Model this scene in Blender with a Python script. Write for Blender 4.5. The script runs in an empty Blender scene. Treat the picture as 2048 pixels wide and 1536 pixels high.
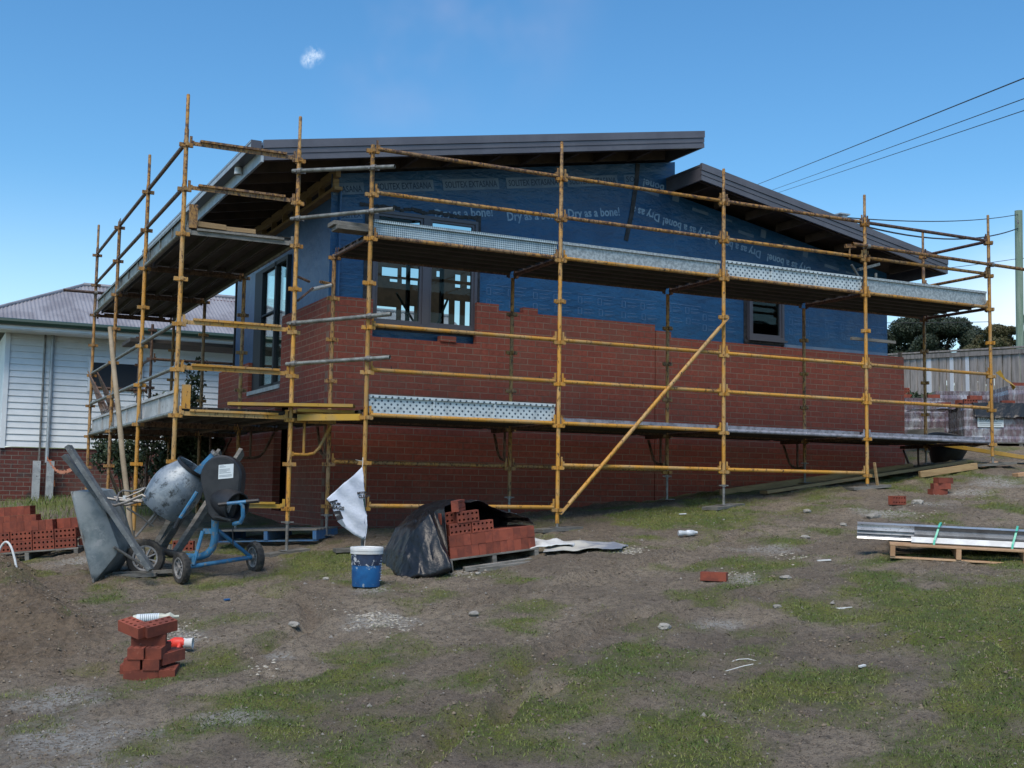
import bpy, bmesh, math, random
import numpy as np
from mathutils import Vector, Matrix, Euler
R=math.radians
random.seed(7); rng=np.random.default_rng(7)
S=bpy.context.scene; COL=S.collection
# ------------------------------------------------------------------ camera
TH,PITCH,ROLL=R(26.5644),0.08772,0.01589
cam=bpy.data.cameras.new('Camera'); camo=bpy.data.objects.new('Camera',cam); COL.objects.link(camo)
cam.lens=2360.95/2048*36; cam.sensor_width=36; cam.clip_end=2000; cam.clip_start=.1
r0=Vector((math.cos(TH),-math.sin(TH),0)); f0=Vector((math.sin(TH),math.cos(TH),0))
fw=f0*math.cos(PITCH)+Vector((0,0,1))*math.sin(PITCH); u0=-f0*math.sin(PITCH)+Vector((0,0,1))*math.cos(PITCH)
rr=r0*math.cos(ROLL)+u0*math.sin(ROLL); uu=-r0*math.sin(ROLL)+u0*math.cos(ROLL)
M=Matrix((rr,uu,-fw)).transposed().to_4x4(); M.translation=Vector((-4.612,-14.508,1.6)); camo.matrix_world=M
S.camera=camo
# ------------------------------------------------------------------ world, sun, exposure
SUN_AZ=R(228); SUN_EL=R(56)           # azimuth measured from +x, anticlockwise
W=bpy.data.worlds.new('World'); S.world=W; W.use_nodes=True
nt=W.node_tree; nt.nodes.clear(); N=nt.nodes.new; LK=nt.links.new
out=N('ShaderNodeOutputWorld'); bg=N('ShaderNodeBackground'); sky=N('ShaderNodeTexSky')
sky.sky_type='NISHITA'; sky.sun_disc=False; sky.sun_elevation=SUN_EL; sky.sun_rotation=R(90)-SUN_AZ
sky.air_density=1.0; sky.dust_density=.55; sky.ozone_density=1.6
bg.inputs['Strength'].default_value=.112
tc=N('ShaderNodeTexCoord')
def wn(scale,detail,rough,sx=1,sy=1,sz=1,loc=(0,0,0)):
    mp=N('ShaderNodeMapping'); mp.inputs['Scale'].default_value=(sx,sy,sz); mp.inputs['Location'].default_value=loc
    LK(tc.outputs['Generated'],mp.inputs['Vector'])
    n=N('ShaderNodeTexNoise'); n.inputs['Scale'].default_value=scale; n.inputs['Detail'].default_value=detail; n.inputs['Roughness'].default_value=rough
    LK(mp.outputs[0],n.inputs['Vector']); return n
def wramp(src,a,b):
    r=N('ShaderNodeMapRange'); r.inputs[1].default_value=a; r.inputs[2].default_value=b; r.interpolation_type='SMOOTHSTEP'; LK(src,r.inputs[0]); return r.outputs[0]
def wmath(op,a,b):
    m=N('ShaderNodeMath'); m.operation=op; m.use_clamp=True
    for i,x in enumerate((a,b)):
        if isinstance(x,(int,float)): m.inputs[i].default_value=x
        else: LK(x,m.inputs[i])
    return m.outputs[0]
def blob(dirv,rad0,rad1):
    v=N('ShaderNodeVectorMath'); v.operation='DISTANCE'; nm=N('ShaderNodeVectorMath'); nm.operation='NORMALIZE'
    LK(tc.outputs['Generated'],nm.inputs[0]); LK(nm.outputs[0],v.inputs[0]); v.inputs[1].default_value=Vector(dirv).normalized()
    return wramp(v.outputs['Value'],rad1,rad0)
sepw=N('ShaderNodeSeparateXYZ'); LK(tc.outputs['Generated'],sepw.inputs[0])
n1=wn(4.2,7,.62,1,1,2.6,(1.3,.2,0)); low=wramp(sepw.outputs['Z'],.20,.03)
c_low=wmath('MULTIPLY',wramp(n1.outputs[0],.44,.64),low)
n2=wn(9,6,.6,1,1,1.6)
n3=wn(46,7,.72,1,1,.7)
puff=wmath('MULTIPLY',wmath('MULTIPLY',wramp(n3.outputs[0],.34,.58),.85),wmath('MAXIMUM',blob((.2675,.90,.3455),.0,.010),blob((.2625,.90,.3395),.0,.008)))
nz=wn(7,4,.5,1,1,1)
wisp=wmath('MULTIPLY',wmath('MULTIPLY',wramp(nz.outputs[0],.36,.74),wmath('MAXIMUM',blob((.38,.86,.41),.0,.13),blob((.33,.88,.35),.0,.08))),.60)
rightc=wmath('MULTIPLY',blob((.79,.60,.08),.03,.16),wramp(n1.outputs[0],.36,.60))
def mixc(fac,a,b):
    m=N('ShaderNodeMix'); m.data_type='RGBA'
    if isinstance(fac,(int,float)): m.inputs[0].default_value=fac
    else: LK(fac,m.inputs[0])
    if isinstance(a,tuple): m.inputs[6].default_value=a
    else: LK(a,m.inputs[6])
    if isinstance(b,tuple): m.inputs[7].default_value=b
    else: LK(b,m.inputs[7])
    return m.outputs[2]
hs=N('ShaderNodeHueSaturation'); hs.inputs['Saturation'].default_value=1.26; hs.inputs['Value'].default_value=1.0; LK(mixc(1.0,(0,0,0,1),sky.outputs[0]),hs.inputs['Color'])
tint=N('ShaderNodeMix'); tint.data_type='RGBA'; tint.blend_type='MULTIPLY'; tint.inputs[0].default_value=1; LK(hs.outputs[0],tint.inputs[6]); tint.inputs[7].default_value=(.78,.95,.96,1)
c=mixc(wmath('MULTIPLY',c_low,.55),tint.outputs[2],(6.2,6.8,7.0,1))
c=mixc(wmath('MULTIPLY',wramp(sepw.outputs['Z'],.26,.0),.42),c,(6.4,6.9,7.0,1))
c=mixc(wmath('MULTIPLY',rightc,.85),c,(6.6,6.8,7.0,1))
c=mixc(puff,c,(6.0,6.6,7.2,1))
c=mixc(wisp,c,(3.4,3.2,4.1,1))
LK(c,bg.inputs['Color']); LK(bg.outputs[0],out.inputs['Surface'])
sl=bpy.data.lights.new('sun','SUN'); sl.energy=1.9; sl.angle=R(34); sl.color=(1,.88,.74)
so=bpy.data.objects.new('sun',sl); COL.objects.link(so)
sd=Vector((math.cos(SUN_EL)*math.cos(SUN_AZ),math.cos(SUN_EL)*math.sin(SUN_AZ),math.sin(SUN_EL)))
so.rotation_euler=sd.to_track_quat('Z','Y').to_euler(); so.location=(0,-20,30)
S.view_settings.view_transform='Standard'; S.view_settings.look='None'; S.view_settings.exposure=0.74; S.view_settings.gamma=1
S.render.engine='CYCLES'; S.render.resolution_x=1024; S.render.resolution_y=768
S.cycles.max_bounces=6; S.cycles.diffuse_bounces=1; S.cycles.transparent_max_bounces=8
# ------------------------------------------------------------------ ground height
GP=np.array([(-.28,-2.287,.921),(2.12,-2.287,1.098),(4.52,-2.287,1.388),(6.92,-2.287,1.674),(9.32,-2.287,2.019),
(-.28,-1.017,.977),(2.12,-1.017,1.243),(4.52,-1.017,1.455),(6.92,-1.017,1.708),(9.32,-1.017,2.069),
(-.907,-1.558,.828),(-2.177,-1.558,.82),(.028,0,1.031),(1.752,0,1.094),(3.263,0,1.301),(4.914,0,1.434),(5.797,0,1.575),(7.2,0,1.708),(8.71,0,1.89),(9.9,0,2.077),
(-3.16,-6.0,.246),(-.925,-4.25,.665),(1.8,-5.85,.80),(.02,-3.72,.745),(3.5,-6.17,.97),(4.27,-7.0,.98),(6.27,-3.55,1.477),(7.44,-3.14,1.609),(1.07,-4.04,.93),
(-2.31,-2.88,.642),(-1.54,-2.71,.736),(-3.04,-2.52,.66),(-2.99,-.32,.77),(-3.75,-.26,.66),(-1.4,-.78,.85),(-2.5,-2.02,.74),
(-4.2,-8.41,.1),(-2.07,-9.48,.17),(.07,-10.55,.28),(-4.6,-14.5,0),(-3.9,-4.64,.40),(-2.97,-5.12,.42),
(-2.35,10.5,1.19),(-6,10.5,1.0),(-2.3,5,1.0),(-1,3,1.0),(5,8,1.9),(12,.1,2.49),(11.2,-1.17,2.25),(16.4,5.1,3.5),(20,9,4.0),(12,-6,1.9),(9,-12,1.2),(14,-14,1.6),(-10,-3,.1),(-12,6,.5),(-10,-14,-.5),(10,14,2.9),(22,0,3.2),(-4,24,2)])
_A=np.c_[np.ones(len(GP)),GP[:,:2]]; PLN=np.array([0.9,0.105,0.07])
def _k(d): return np.exp(-(d/2.2))
_D=np.hypot(GP[:,None,0]-GP[None,:,0],GP[:,None,1]-GP[None,:,1])
GW=np.linalg.solve(_k(_D)+.03*np.eye(len(GP)),GP[:,2]-_A@PLN)
def g(x,y):
    x=np.asarray(x,float);y=np.asarray(y,float)
    z=PLN[0]+PLN[1]*np.clip(x,-14,40)+PLN[2]*np.clip(y,-20,30)
    for i in range(len(GP)): z=z+GW[i]*_k(np.hypot(x-GP[i,0],y-GP[i,1]))
    return z
# value noise for masks
_T=rng.random((256,256))
def vn(x,y):
    xi=np.floor(x).astype(int); yi=np.floor(y).astype(int); fx=x-xi; fy=y-yi
    fx=fx*fx*(3-2*fx); fy=fy*fy*(3-2*fy)
    a=_T[xi%256,yi%256];b=_T[(xi+1)%256,yi%256];c_=_T[xi%256,(yi+1)%256];d=_T[(xi+1)%256,(yi+1)%256]
    return a*(1-fx)*(1-fy)+b*fx*(1-fy)+c_*(1-fx)*fy+d*fx*fy
def fbm(x,y,o=4):
    s=0;a=.5;t=0
    for i in range(o): s=s+a*vn(x*2**i+17*i,y*2**i+31*i); t+=a; a*=.5
    return s/t
GR=[(-2.12,-6.83,.6,.9),(2.57,-7.77,1.4,1.15),(.26,-9.0,.9,.9),(-1.33,-8.6,.7,.9),(-3.0,-7.7,.6,.75),(-2.6,-7.1,.5,.7),(4.0,-2.2,1.2,1.1),(5.4,-2.0,.7,.8),(-.7,-2.4,.7,.9),(4.8,-6.0,1.5,.6),
(3.6,-8.2,1.5,1.1),(1.2,-9.6,1.0,.95),(2.2,-9.2,.8,1.0),(-.9,-9.0,.7,.9),(-.4,-7.6,.7,.55),(-3.4,-5.6,.4,.5),(.6,-3.2,.5,.5),(-.2,-3.1,.3,.5),(2.6,-5.7,.8,.5),(7.5,-4.5,1.5,.55),(8.2,-1.9,.8,.7),(-2.4,-3.5,.4,.45),(-3.4,-1.6,.5,.55),(-1.0,-8.0,.6,.5),(5.5,-8.5,2,.7),(-1.9,-3.3,.5,.5),(.3,-5.0,.5,.3),(9.3,-3.4,1.2,.5),(-2.4,8.6,1.6,.6),(-4.5,8,2,.6)]
def grassmask(x,y):
    s=np.zeros_like(x)
    for a,b,r,w in GR: s=np.maximum(s,w*np.exp(-((x-a)**2+(y-b)**2)/(r*r)))
    s=np.maximum(s,.27)
    s=np.where(np.hypot(x-4,y+6)>18,.8,s)
    n=fbm(x*2.3,y*2.3,5); s=s*(1-.9*np.clip(sandmask(x,y)*1.3,0,1))
    return np.clip((s*1.25+(n-.5)*2.4-.30)/.62,0,1)
def sandmask(x,y):
    s=np.exp(-((x+3.9)**2/1.0+(y+4.4)**2/2.2))+.9*np.exp(-((x+4.0)**2/.6+(y+1.8)**2/1.6))
    return np.clip(s*1.4+(fbm(x*3,y*3)-.5)*1.0-.25,0,1)
def dist_path(x,y,pts):
    d=np.full(np.shape(x),9.)
    for (ax,ay),(bx,by) in zip(pts[:-1],pts[1:]):
        t=np.clip(((x-ax)*(bx-ax)+(y-ay)*(by-ay))/((bx-ax)**2+(by-ay)**2),0,1)
        d=np.minimum(d,np.hypot(x-ax-t*(bx-ax),y-ay-t*(by-ay)))
    return d
RUTS=[[(-1.8,-3.9),(-1.55,-4.6),(-1.75,-5.3),(-2.4,-5.9)],[(-1.6,-8.4),(-.9,-7.3),(.2,-6.6),(2.2,-6.4)],[(-2.4,-9),(-1.7,-8.2),(-1.0,-7.9)],[(1.0,-8.1),(2.2,-8.6),(1.4,-9.6)],[(-.6,-5.4),(1.4,-4.9),(3.6,-3.9)]]
def ghi(x,y):
    z=g(x,y)
    near=np.exp(-(np.maximum(0,np.hypot(x-1,y+4)-9)/4)**2)
    z=z+near*((fbm(x*1.7,y*1.7,3)-.5)*.07+(fbm(x*7+5,y*7,3)-.5)*.055*(.6+fbm(x,y,2))+(fbm(x*17+5,y*17,2)-.5)*.018)
    s=sandmask(x,y); z=z+s*(.13*(fbm(x*4,y*4,4)-.4)+.09*(fbm(x*13,y*13,3)-.5))
    z=z+.36*np.exp(-((x+4.02)**2/.16+(y+3.2)**2/.8))*(0.7+.8*fbm(x*5,y*5))+.16*np.exp(-((x+3.72)**2/.10+(y+4.3)**2/.35))*(.5+fbm(x*7,y*7))      # sand heap at the left edge
    z=z+.22*np.exp(-((x+3.9)**2/.12+(y+1.7)**2/.2))
    for P in RUTS:
        d=dist_path(x,y,P); z=z-.065*np.exp(-(d/.08)**2)+.06*np.exp(-((d-.14)/.06)**2)*fbm(x*9,y*9,2)
    return z
def gz(x,y): return float(ghi(np.array([float(x)]),np.array([float(y)]))[0])
# ------------------------------------------------------------------ helpers
class MB:
    def __init__(s): s.v=[]; s.f=[]
    def add(s,vs,fs):
        o=len(s.v); s.v+= [tuple(v) for v in vs]; s.f+=[tuple(i+o for i in f) for f in fs]; return s
    def box(s,a,b,M=None):
        x0,y0,z0=a; x1,y1,z1=b
        vs=[(x0,y0,z0),(x1,y0,z0),(x1,y1,z0),(x0,y1,z0),(x0,y0,z1),(x1,y0,z1),(x1,y1,z1),(x0,y1,z1)]
        if M is not None: vs=[M@Vector(v) for v in vs]
        return s.add(vs,[(0,3,2,1),(4,5,6,7),(0,1,5,4),(1,2,6,5),(2,3,7,6),(3,0,4,7)])
    def bar(s,p,q,w,h,up=(0,0,1)):     # rectangular bar from p to q
        p=Vector(p);q=Vector(q);d=(q-p).normalized(); sd=d.cross(Vector(up))
        if sd.length<1e-4: sd=d.cross(Vector((1,0,0)))
        sd.normalize(); u=sd.cross(d).normalized()
        vs=[]
        for c in (p,q):
            for a,b in ((-1,-1),(1,-1),(1,1),(-1,1)): vs.append(c+sd*a*w/2+u*b*h/2)
        return s.add(vs,[(0,1,2,3),(7,6,5,4),(0,4,5,1),(1,5,6,2),(2,6,7,3),(3,7,4,0)])
    def tube(s,pts,r,n=10,cap=True,rs=None):
        pts=[Vector(p) for p in pts]; vs=[]; prev=None
        for i,p in enumerate(pts):
            d=(pts[min(i+1,len(pts)-1)]-pts[max(i-1,0)]).normalized()
            if prev is None:
                a=d.orthogonal().normalized()
            else:
                a=(prev-d*prev.dot(d)).normalized()
            prev=a; b=d.cross(a); ri=rs[i] if rs else r
            for k in range(n):
                t=2*math.pi*k/n; vs.append(p+(a*math.cos(t)+b*math.sin(t))*ri)
        fs=[]
        for i in range(len(pts)-1):
            for k in range(n): fs.append((i*n+k,i*n+(k+1)%n,(i+1)*n+(k+1)%n,(i+1)*n+k))
        if cap: fs.append(tuple(range(n-1,-1,-1))); fs.append(tuple((len(pts)-1)*n+k for k in range(n)))
        return s.add(vs,fs)
    def lathe(s,prof,c=(0,0,0),axis=(0,0,1),n=28):
        ax=Vector(axis).normalized(); a=ax.orthogonal().normalized(); b=ax.cross(a); c=Vector(c); vs=[];fs=[]
        for r,h in prof:
            for k in range(n):
                t=2*math.pi*k/n; vs.append(c+ax*h+(a*math.cos(t)+b*math.sin(t))*r)
        for i in range(len(prof)-1):
            for k in range(n): fs.append((i*n+k,i*n+(k+1)%n,(i+1)*n+(k+1)%n,(i+1)*n+k))
        return s.add(vs,fs)
    def prism(s,poly,d0,d1,axis='y'):   # poly in (a,b); axis 'y': a->x b->z ; 'x': a->y b->z ; 'z': a->x b->y
        n=len(poly)
        def P(a,b,d): return {'y':(a,d,b),'x':(d,a,b),'z':(a,b,d)}[axis]
        vs=[P(a,b,d0) for a,b in poly]+[P(a,b,d1) for a,b in poly]
        fs=[tuple(range(n)),tuple(range(2*n-1,n-1,-1))]+[(i,i+n,(i+1)%n+n,(i+1)%n) for i in range(n)]
        return s.add(vs,fs)
    def build(s,name,m,parent=None,loc=None,world=True,smooth=False,bev=0,recalc=True):
        me=bpy.data.meshes.new(name)
        off=Vector((0,0,0))
        if parent is not None and world:
            p=parent
            while p is not None: off+=p.location; p=p.parent
        if loc is not None: off=Vector(loc)
        me.from_pydata([tuple(Vector(v)-off) for v in s.v],[],s.f)
        if recalc:
            bm=bmesh.new(); bm.from_mesh(me); bmesh.ops.recalc_face_normals(bm,faces=bm.faces[:])
            if bev: bmesh.ops.bevel(bm,geom=[e for e in bm.edges if e.calc_face_angle(0)>.7],offset=bev,segments=1,affect='EDGES')
            bm.to_mesh(me); bm.free()
        me.materials.append(m)
        if smooth:
            me.polygons.foreach_set('use_smooth',[True]*len(me.polygons))
            try: me.set_sharp_from_angle(angle=R(40))
            except Exception: pass
        o=bpy.data.objects.new(name,me); COL.objects.link(o)
        if parent is not None: o.parent=parent
        if loc is not None: o.location=loc
        return o
def tag(o,label=None,cat=None,group=None,kind=None):
    if label: o['label']=label
    if cat: o['category']=cat
    if group: o['group']=group
    if kind: o['kind']=kind
    return o
def empty(name,loc,label=None,cat=None,group=None,rz=0):
    o=bpy.data.objects.new(name,None); COL.objects.link(o); o.location=loc; o.rotation_euler=(0,0,rz); o.empty_display_size=.1
    return tag(o,label,cat,group)
def copy_tree(o,parent=None):
    c=o.copy(); COL.objects.link(c)
    if parent is not None: c.parent=parent
    for ch in list(o.children): copy_tree(ch,c)
    return c
# ------------------------------------------------------------------ materials
def newmat(name):
    m=bpy.data.materials.new(name); m.use_nodes=True; nt=m.node_tree; b=nt.nodes['Principled BSDF']; return m,nt,b
def nd(nt,t,**kw):
    n=nt.nodes.new(t)
    for k,v in kw.items():
        if isinstance(k,str) and hasattr(n,k): setattr(n,k,v)
    return n
def rgb(c): return (c[0],c[1],c[2],1)
def coords(nt,rand=False):
    t=nd(nt,'ShaderNodeTexCoord')
    if not rand: return t.outputs['Object']
    oi=nd(nt,'ShaderNodeObjectInfo'); a=nd(nt,'ShaderNodeVectorMath',operation='ADD'); ml=nd(nt,'ShaderNodeMath',operation='MULTIPLY'); ml.inputs[1].default_value=37
    nt.links.new(oi.outputs['Random'],ml.inputs[0]); nt.links.new(t.outputs['Object'],a.inputs[0]); nt.links.new(ml.outputs[0],a.inputs[1]); return a.outputs[0]
def noise(nt,vec,scale,detail=4,rough=.6,stretch=None):
    n=nd(nt,'ShaderNodeTexNoise'); n.inputs['Scale'].default_value=scale; n.inputs['Detail'].default_value=detail; n.inputs['Roughness'].default_value=rough
    if stretch:
        mp=nd(nt,'ShaderNodeMapping'); mp.inputs['Scale'].default_value=stretch; nt.links.new(vec,mp.inputs[0]); vec=mp.outputs[0]
    nt.links.new(vec,n.inputs['Vector']); return n.outputs[0]
def ramp(nt,src,a,b,smooth=True):
    r=nd(nt,'ShaderNodeMapRange'); r.inputs[1].default_value=a; r.inputs[2].default_value=b
    if smooth: r.interpolation_type='SMOOTHSTEP'
    nt.links.new(src,r.inputs[0]); return r.outputs[0]
def mix(nt,fac,a,b,blend='MIX'):
    m=nd(nt,'ShaderNodeMix',data_type='RGBA',blend_type=blend)
    for i,x in ((0,fac),(6,a),(7,b)):
        if isinstance(x,(int,float)): m.inputs[i].default_value=x
        elif isinstance(x,tuple): m.inputs[i].default_value=rgb(x)
        else: nt.links.new(x,m.inputs[i])
    return m.outputs[2]
def bump(nt,b,h,strength=.3,dist=.01,prev=None):
    bp=nd(nt,'ShaderNodeBump'); bp.inputs['Strength'].default_value=strength; bp.inputs['Distance'].default_value=dist
    nt.links.new(h,bp.inputs['Height'])
    if prev is not None: nt.links.new(prev,bp.inputs['Normal'])
    nt.links.new(bp.outputs[0],b.inputs['Normal']); return bp.outputs[0]
def math_(nt,op,a,b=0,clamp=False):
    m=nd(nt,'ShaderNodeMath',operation=op); m.use_clamp=clamp
    for i,x in enumerate((a,b)):
        if isinstance(x,(int,float)): m.inputs[i].default_value=x
        else: nt.links.new(x,m.inputs[i])
    return m.outputs[0]
def mat(name,c1,c2=None,scale=6,rough=.8,metal=0,bmp=.15,bscale=60,var=0,lo=.4,hi=.62,stretch=None,c3=None,spec=.5,scale3=25,lo3=.58,hi3=.66,bd=.004):
    m,nt,b=newmat(name); v=coords(nt,True)
    col=None
    if c2 is not None: col=mix(nt,ramp(nt,noise(nt,v,scale,6,.65,stretch),lo,hi),c1,c2)
    if c3 is not None: col=mix(nt,ramp(nt,noise(nt,v,scale3,5,.7,stretch),lo3,hi3),col if col is not None else c1,c3)
    if var:
        oi=nd(nt,'ShaderNodeObjectInfo'); k=nd(nt,'ShaderNodeMapRange'); k.inputs[3].default_value=1-var; k.inputs[4].default_value=1+var; nt.links.new(oi.outputs['Random'],k.inputs[0])
        hsv=nd(nt,'ShaderNodeHueSaturation'); nt.links.new(k.outputs[0],hsv.inputs['Value'])
        if col is None: hsv.inputs['Color'].default_value=rgb(c1)
        else: nt.links.new(col,hsv.inputs['Color'])
        col=hsv.outputs[0]
    if col is None: b.inputs['Base Color'].default_value=rgb(c1)
    else: nt.links.new(col,b.inputs['Base Color'])
    b.inputs['Roughness'].default_value=rough; b.inputs['Metallic'].default_value=metal; b.inputs['Specular IOR Level'].default_value=spec
    if bmp: bump(nt,b,noise(nt,v,bscale,5,.6,stretch),bmp,bd)
    return m
def rusty(name,paint,worn,rust,lo,hi,var=.2):
    m,nt,b=newmat(name); v=coords(nt,True)
    c=mix(nt,ramp(nt,noise(nt,v,3,4,.6),.42,.62),paint,worn)
    r=ramp(nt,noise(nt,v,34,7,.75,(1,1,.35)),lo,hi)
    big=ramp(nt,noise(nt,v,2.2,3,.5),.5,.7)
    ge=nd(nt,'ShaderNodeNewGeometry'); sz=nd(nt,'ShaderNodeSeparateXYZ'); nt.links.new(ge.outputs['Position'],sz.inputs[0]); hi_=ramp(nt,sz.outputs['Z'],3.4,5.2)
    r=math_(nt,'ADD',r,math_(nt,'MULTIPLY',hi_,math_(nt,'MULTIPLY',ramp(nt,noise(nt,v,20,6,.7),.44,.66),.75)),True)
    r2=math_(nt,'ADD',r,math_(nt,'MULTIPLY',math_(nt,'ADD',big,hi_),.20),True)
    c=mix(nt,r2,c,rust)
    hsv=nd(nt,'ShaderNodeHueSaturation'); oi=nd(nt,'ShaderNodeObjectInfo'); k=nd(nt,'ShaderNodeMapRange'); k.inputs[3].default_value=1-var; k.inputs[4].default_value=1+var*.6
    nt.links.new(oi.outputs['Random'],k.inputs[0]); nt.links.new(k.outputs[0],hsv.inputs['Value']); nt.links.new(c,hsv.inputs['Color']); nt.links.new(hsv.outputs[0],b.inputs['Base Color'])
    b.inputs['Roughness'].default_value=.55; bump(nt,b,r,.4,.003); return m
MT={}
MT['yellow']=rusty('worn_yellow_paint',(.52,.25,.032),(.44,.27,.10),(.065,.03,.015),.53,.64)
MT['yellow2']=rusty('rusted_yellow_paint',(.46,.24,.06),(.34,.21,.10),(.07,.034,.02),.47,.62)
MT['rust']=rusty('rusted_brown_steel',(.22,.13,.08),(.16,.10,.08),(.06,.032,.024),.42,.6)
MT['yplank']=rusty('yellow_steel_plank',(.52,.30,.03),(.42,.27,.07),(.08,.045,.02),.60,.70)
MT['galv']=mat('galvanised_tube',(.27,.28,.26),(.15,.15,.135),9,.5,.55,.15,80,.15,c3=(.14,.13,.12))
MT['galvsheet']=mat('spangled_galvanised_sheet',(.42,.46,.47),(.25,.28,.29),30,.5,.3,.1,120,.1,lo=.42,hi=.58)
MT['deck']=mat('dirty_deck_steel',(.075,.07,.065),(.055,.05,.047),3,.7,.2,0,60,.1)
MT['dustydeck']=mat('mortar_dusted_steel',(.27,.28,.33),(.16,.16,.18),14,.8,.0,.3,90,c3=(.5,.5,.5),lo3=.62,hi3=.7)
def dotted(name,base,hole,pitch,rad,diag=False,stretchx=1.0):
    m,nt,b=newmat(name); v=coords(nt)
    mp=nd(nt,'ShaderNodeMapping'); mp.inputs['Scale'].default_value=(1/pitch/stretchx,0,1/pitch)
    if diag: mp.inputs['Rotation'].default_value=(0,R(45),0)
    nt.links.new(v,mp.inputs[0])
    ds=[]
    for off in ((0,0,0),(.5,0,.5)):
        a=nd(nt,'ShaderNodeVectorMath',operation='ADD'); a.inputs[1].default_value=off; nt.links.new(mp.outputs[0],a.inputs[0])
        f=nd(nt,'ShaderNodeVectorMath',operation='FRACTION'); nt.links.new(a.outputs[0],f.inputs[0])
        d=nd(nt,'ShaderNodeVectorMath',operation='MULTIPLY'); d.inputs[1].default_value=(1,0,1); nt.links.new(f.outputs[0],d.inputs[0])
        e=nd(nt,'ShaderNodeVectorMath',operation='DISTANCE'); e.inputs[1].default_value=(.5,0,.5); nt.links.new(d.outputs[0],e.inputs[0]); ds.append(e.outputs['Value'])
    mn=math_(nt,'MINIMUM',ds[0],ds[1]); fac=ramp(nt,mn,rad*1.25,rad*.8)
    c0=mix(nt,ramp(nt,noise(nt,v,9,5,.7),.45,.7),base,tuple(x*.7 for x in base))
    c=mix(nt,fac,c0,hole); nt.links.new(c,b.inputs['Base Color']); b.inputs['Roughness'].default_value=.5; b.inputs['Metallic'].default_value=.15
    bump(nt,b,math_(nt,'SUBTRACT',1,fac),.4,.004); return m
MT['toelight']=mat('pale_grey_toe_board',(.50,.51,.51),(.36,.365,.36),3,.6,.1,.1,40,c3=(.2,.2,.19))
MT['perf']=dotted('perforated_white_sheet',(.55,.62,.64),(.05,.08,.11),.075,.16)
MT['checker']=dotted('checker_plate_sheet',(.50,.60,.64),(.12,.18,.22),.035,.27,True)
def brickwall(name,axis,c1,c2,mortar,bw=.24,rh=.086,z0=0.0,ms=.006,dark=None):
    m,nt,b=newmat(name); v=coords(nt); s=nd(nt,'ShaderNodeSeparateXYZ'); nt.links.new(v,s.inputs[0])
    cb=nd(nt,'ShaderNodeCombineXYZ'); nt.links.new(s.outputs['X' if axis=='x' else 'Y'],cb.inputs[0])
    nt.links.new(math_(nt,'SUBTRACT',s.outputs['Z'],z0),cb.inputs[1])
    bt=nd(nt,'ShaderNodeTexBrick'); bt.offset=.5; nt.links.new(cb.outputs[0],bt.inputs[0])
    bt.inputs['Scale'].default_value=1; bt.inputs['Brick Width'].default_value=bw; bt.inputs['Row Height'].default_value=rh; bt.inputs['Mortar Size'].default_value=ms; bt.inputs['Mortar Smooth'].default_value=.1
    bt.inputs['Color1'].default_value=rgb(c1); bt.inputs['Color2'].default_value=rgb(c2); bt.inputs['Mortar'].default_value=rgb(mortar); bt.inputs['Bias'].default_value=-.2
    n=noise(nt,v,22,6,.7); c=mix(nt,ramp(nt,n,.35,.7),bt.outputs['Color'],tuple(x*.62 for x in c1))
    if dark: c=mix(nt,ramp(nt,noise(nt,v,5,5,.6),.5,.66),c,dark)
    blot=ramp(nt,noise(nt,v,1.3,4,.6),.45,.7); c=mix(nt,math_(nt,'MULTIPLY',blot,.3),c,tuple(x*.7 for x in mortar))
    c=mix(nt,bt.outputs['Fac'],c,mix(nt,ramp(nt,noise(nt,v,3,4,.6),.4,.7),mortar,tuple(x*.55 for x in mortar)))
    nt.links.new(c,b.inputs['Base Color']); b.inputs['Roughness'].default_value=.85
    h=math_(nt,'ADD',math_(nt,'MULTIPLY',bt.outputs['Fac'],-1),math_(nt,'MULTIPLY',noise(nt,v,60,5,.6),.5))
    bump(nt,b,h,.6,.006); return m
Z0=4.03-.086*47
MT['wallx']=brickwall('red_brick_front','x',(.25,.060,.038),(.17,.042,.030),(.19,.12,.09),z0=Z0)
MT['wally']=brickwall('red_brick_side','y',(.27,.060,.038),(.20,.047,.032),(.27,.17,.125),z0=Z0)
MT['oldbrick']=brickwall('old_brick_base','x',(.15,.04,.03),(.09,.03,.028),(.17,.15,.13),bw=.24,z0=.02,ms=.007,dark=(.05,.03,.03))
MT['brick']=mat('loose_red_brick',(.26,.062,.034),(.17,.043,.027),7,.85,0,.35,90,.22,c3=(.33,.12,.08),lo3=.62,hi3=.72)
MT['brickdark']=mat('shrink_wrapped_brick_red',(.20,.045,.035),(.13,.035,.03),7,.8,0,.3,90,.2)
def wrapmat():
    m,nt,b=newmat('blue_wall_wrap'); v=coords(nt)
    c=mix(nt,ramp(nt,noise(nt,v,.9,4,.6),.35,.7),(.010,.064,.158),(.014,.088,.205)); nt.links.new(c,b.inputs['Base Color'])
    b.inputs['Roughness'].default_value=.37
    n1=noise(nt,v,1.6,5,.62,(1,1,2.2)); n2=noise(nt,v,3.2,3,.5,(1.2,1.2,.9))
    w3=nd(nt,'ShaderNodeTexWave'); w3.inputs['Scale'].default_value=.52; w3.inputs['Distortion'].default_value=2.5; w3.inputs['Detail'].default_value=3; nt.links.new(v,w3.inputs['Vector'])
    bump(nt,b,math_(nt,'ADD',math_(nt,'ADD',n1,math_(nt,'MULTIPLY',n2,.3)),math_(nt,'MULTIPLY',w3.outputs['Fac'],.18)),.75,.08); return m
MT['wrap']=wrapmat()
MT['wrap_lit']=mat('blue_wall_wrap_lit_side',(.026,.092,.215),(.017,.068,.17),1.2,.42,0,.35,3,bd=.05)  # same wrap, colour made paler for the stronger light on the left side
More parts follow.
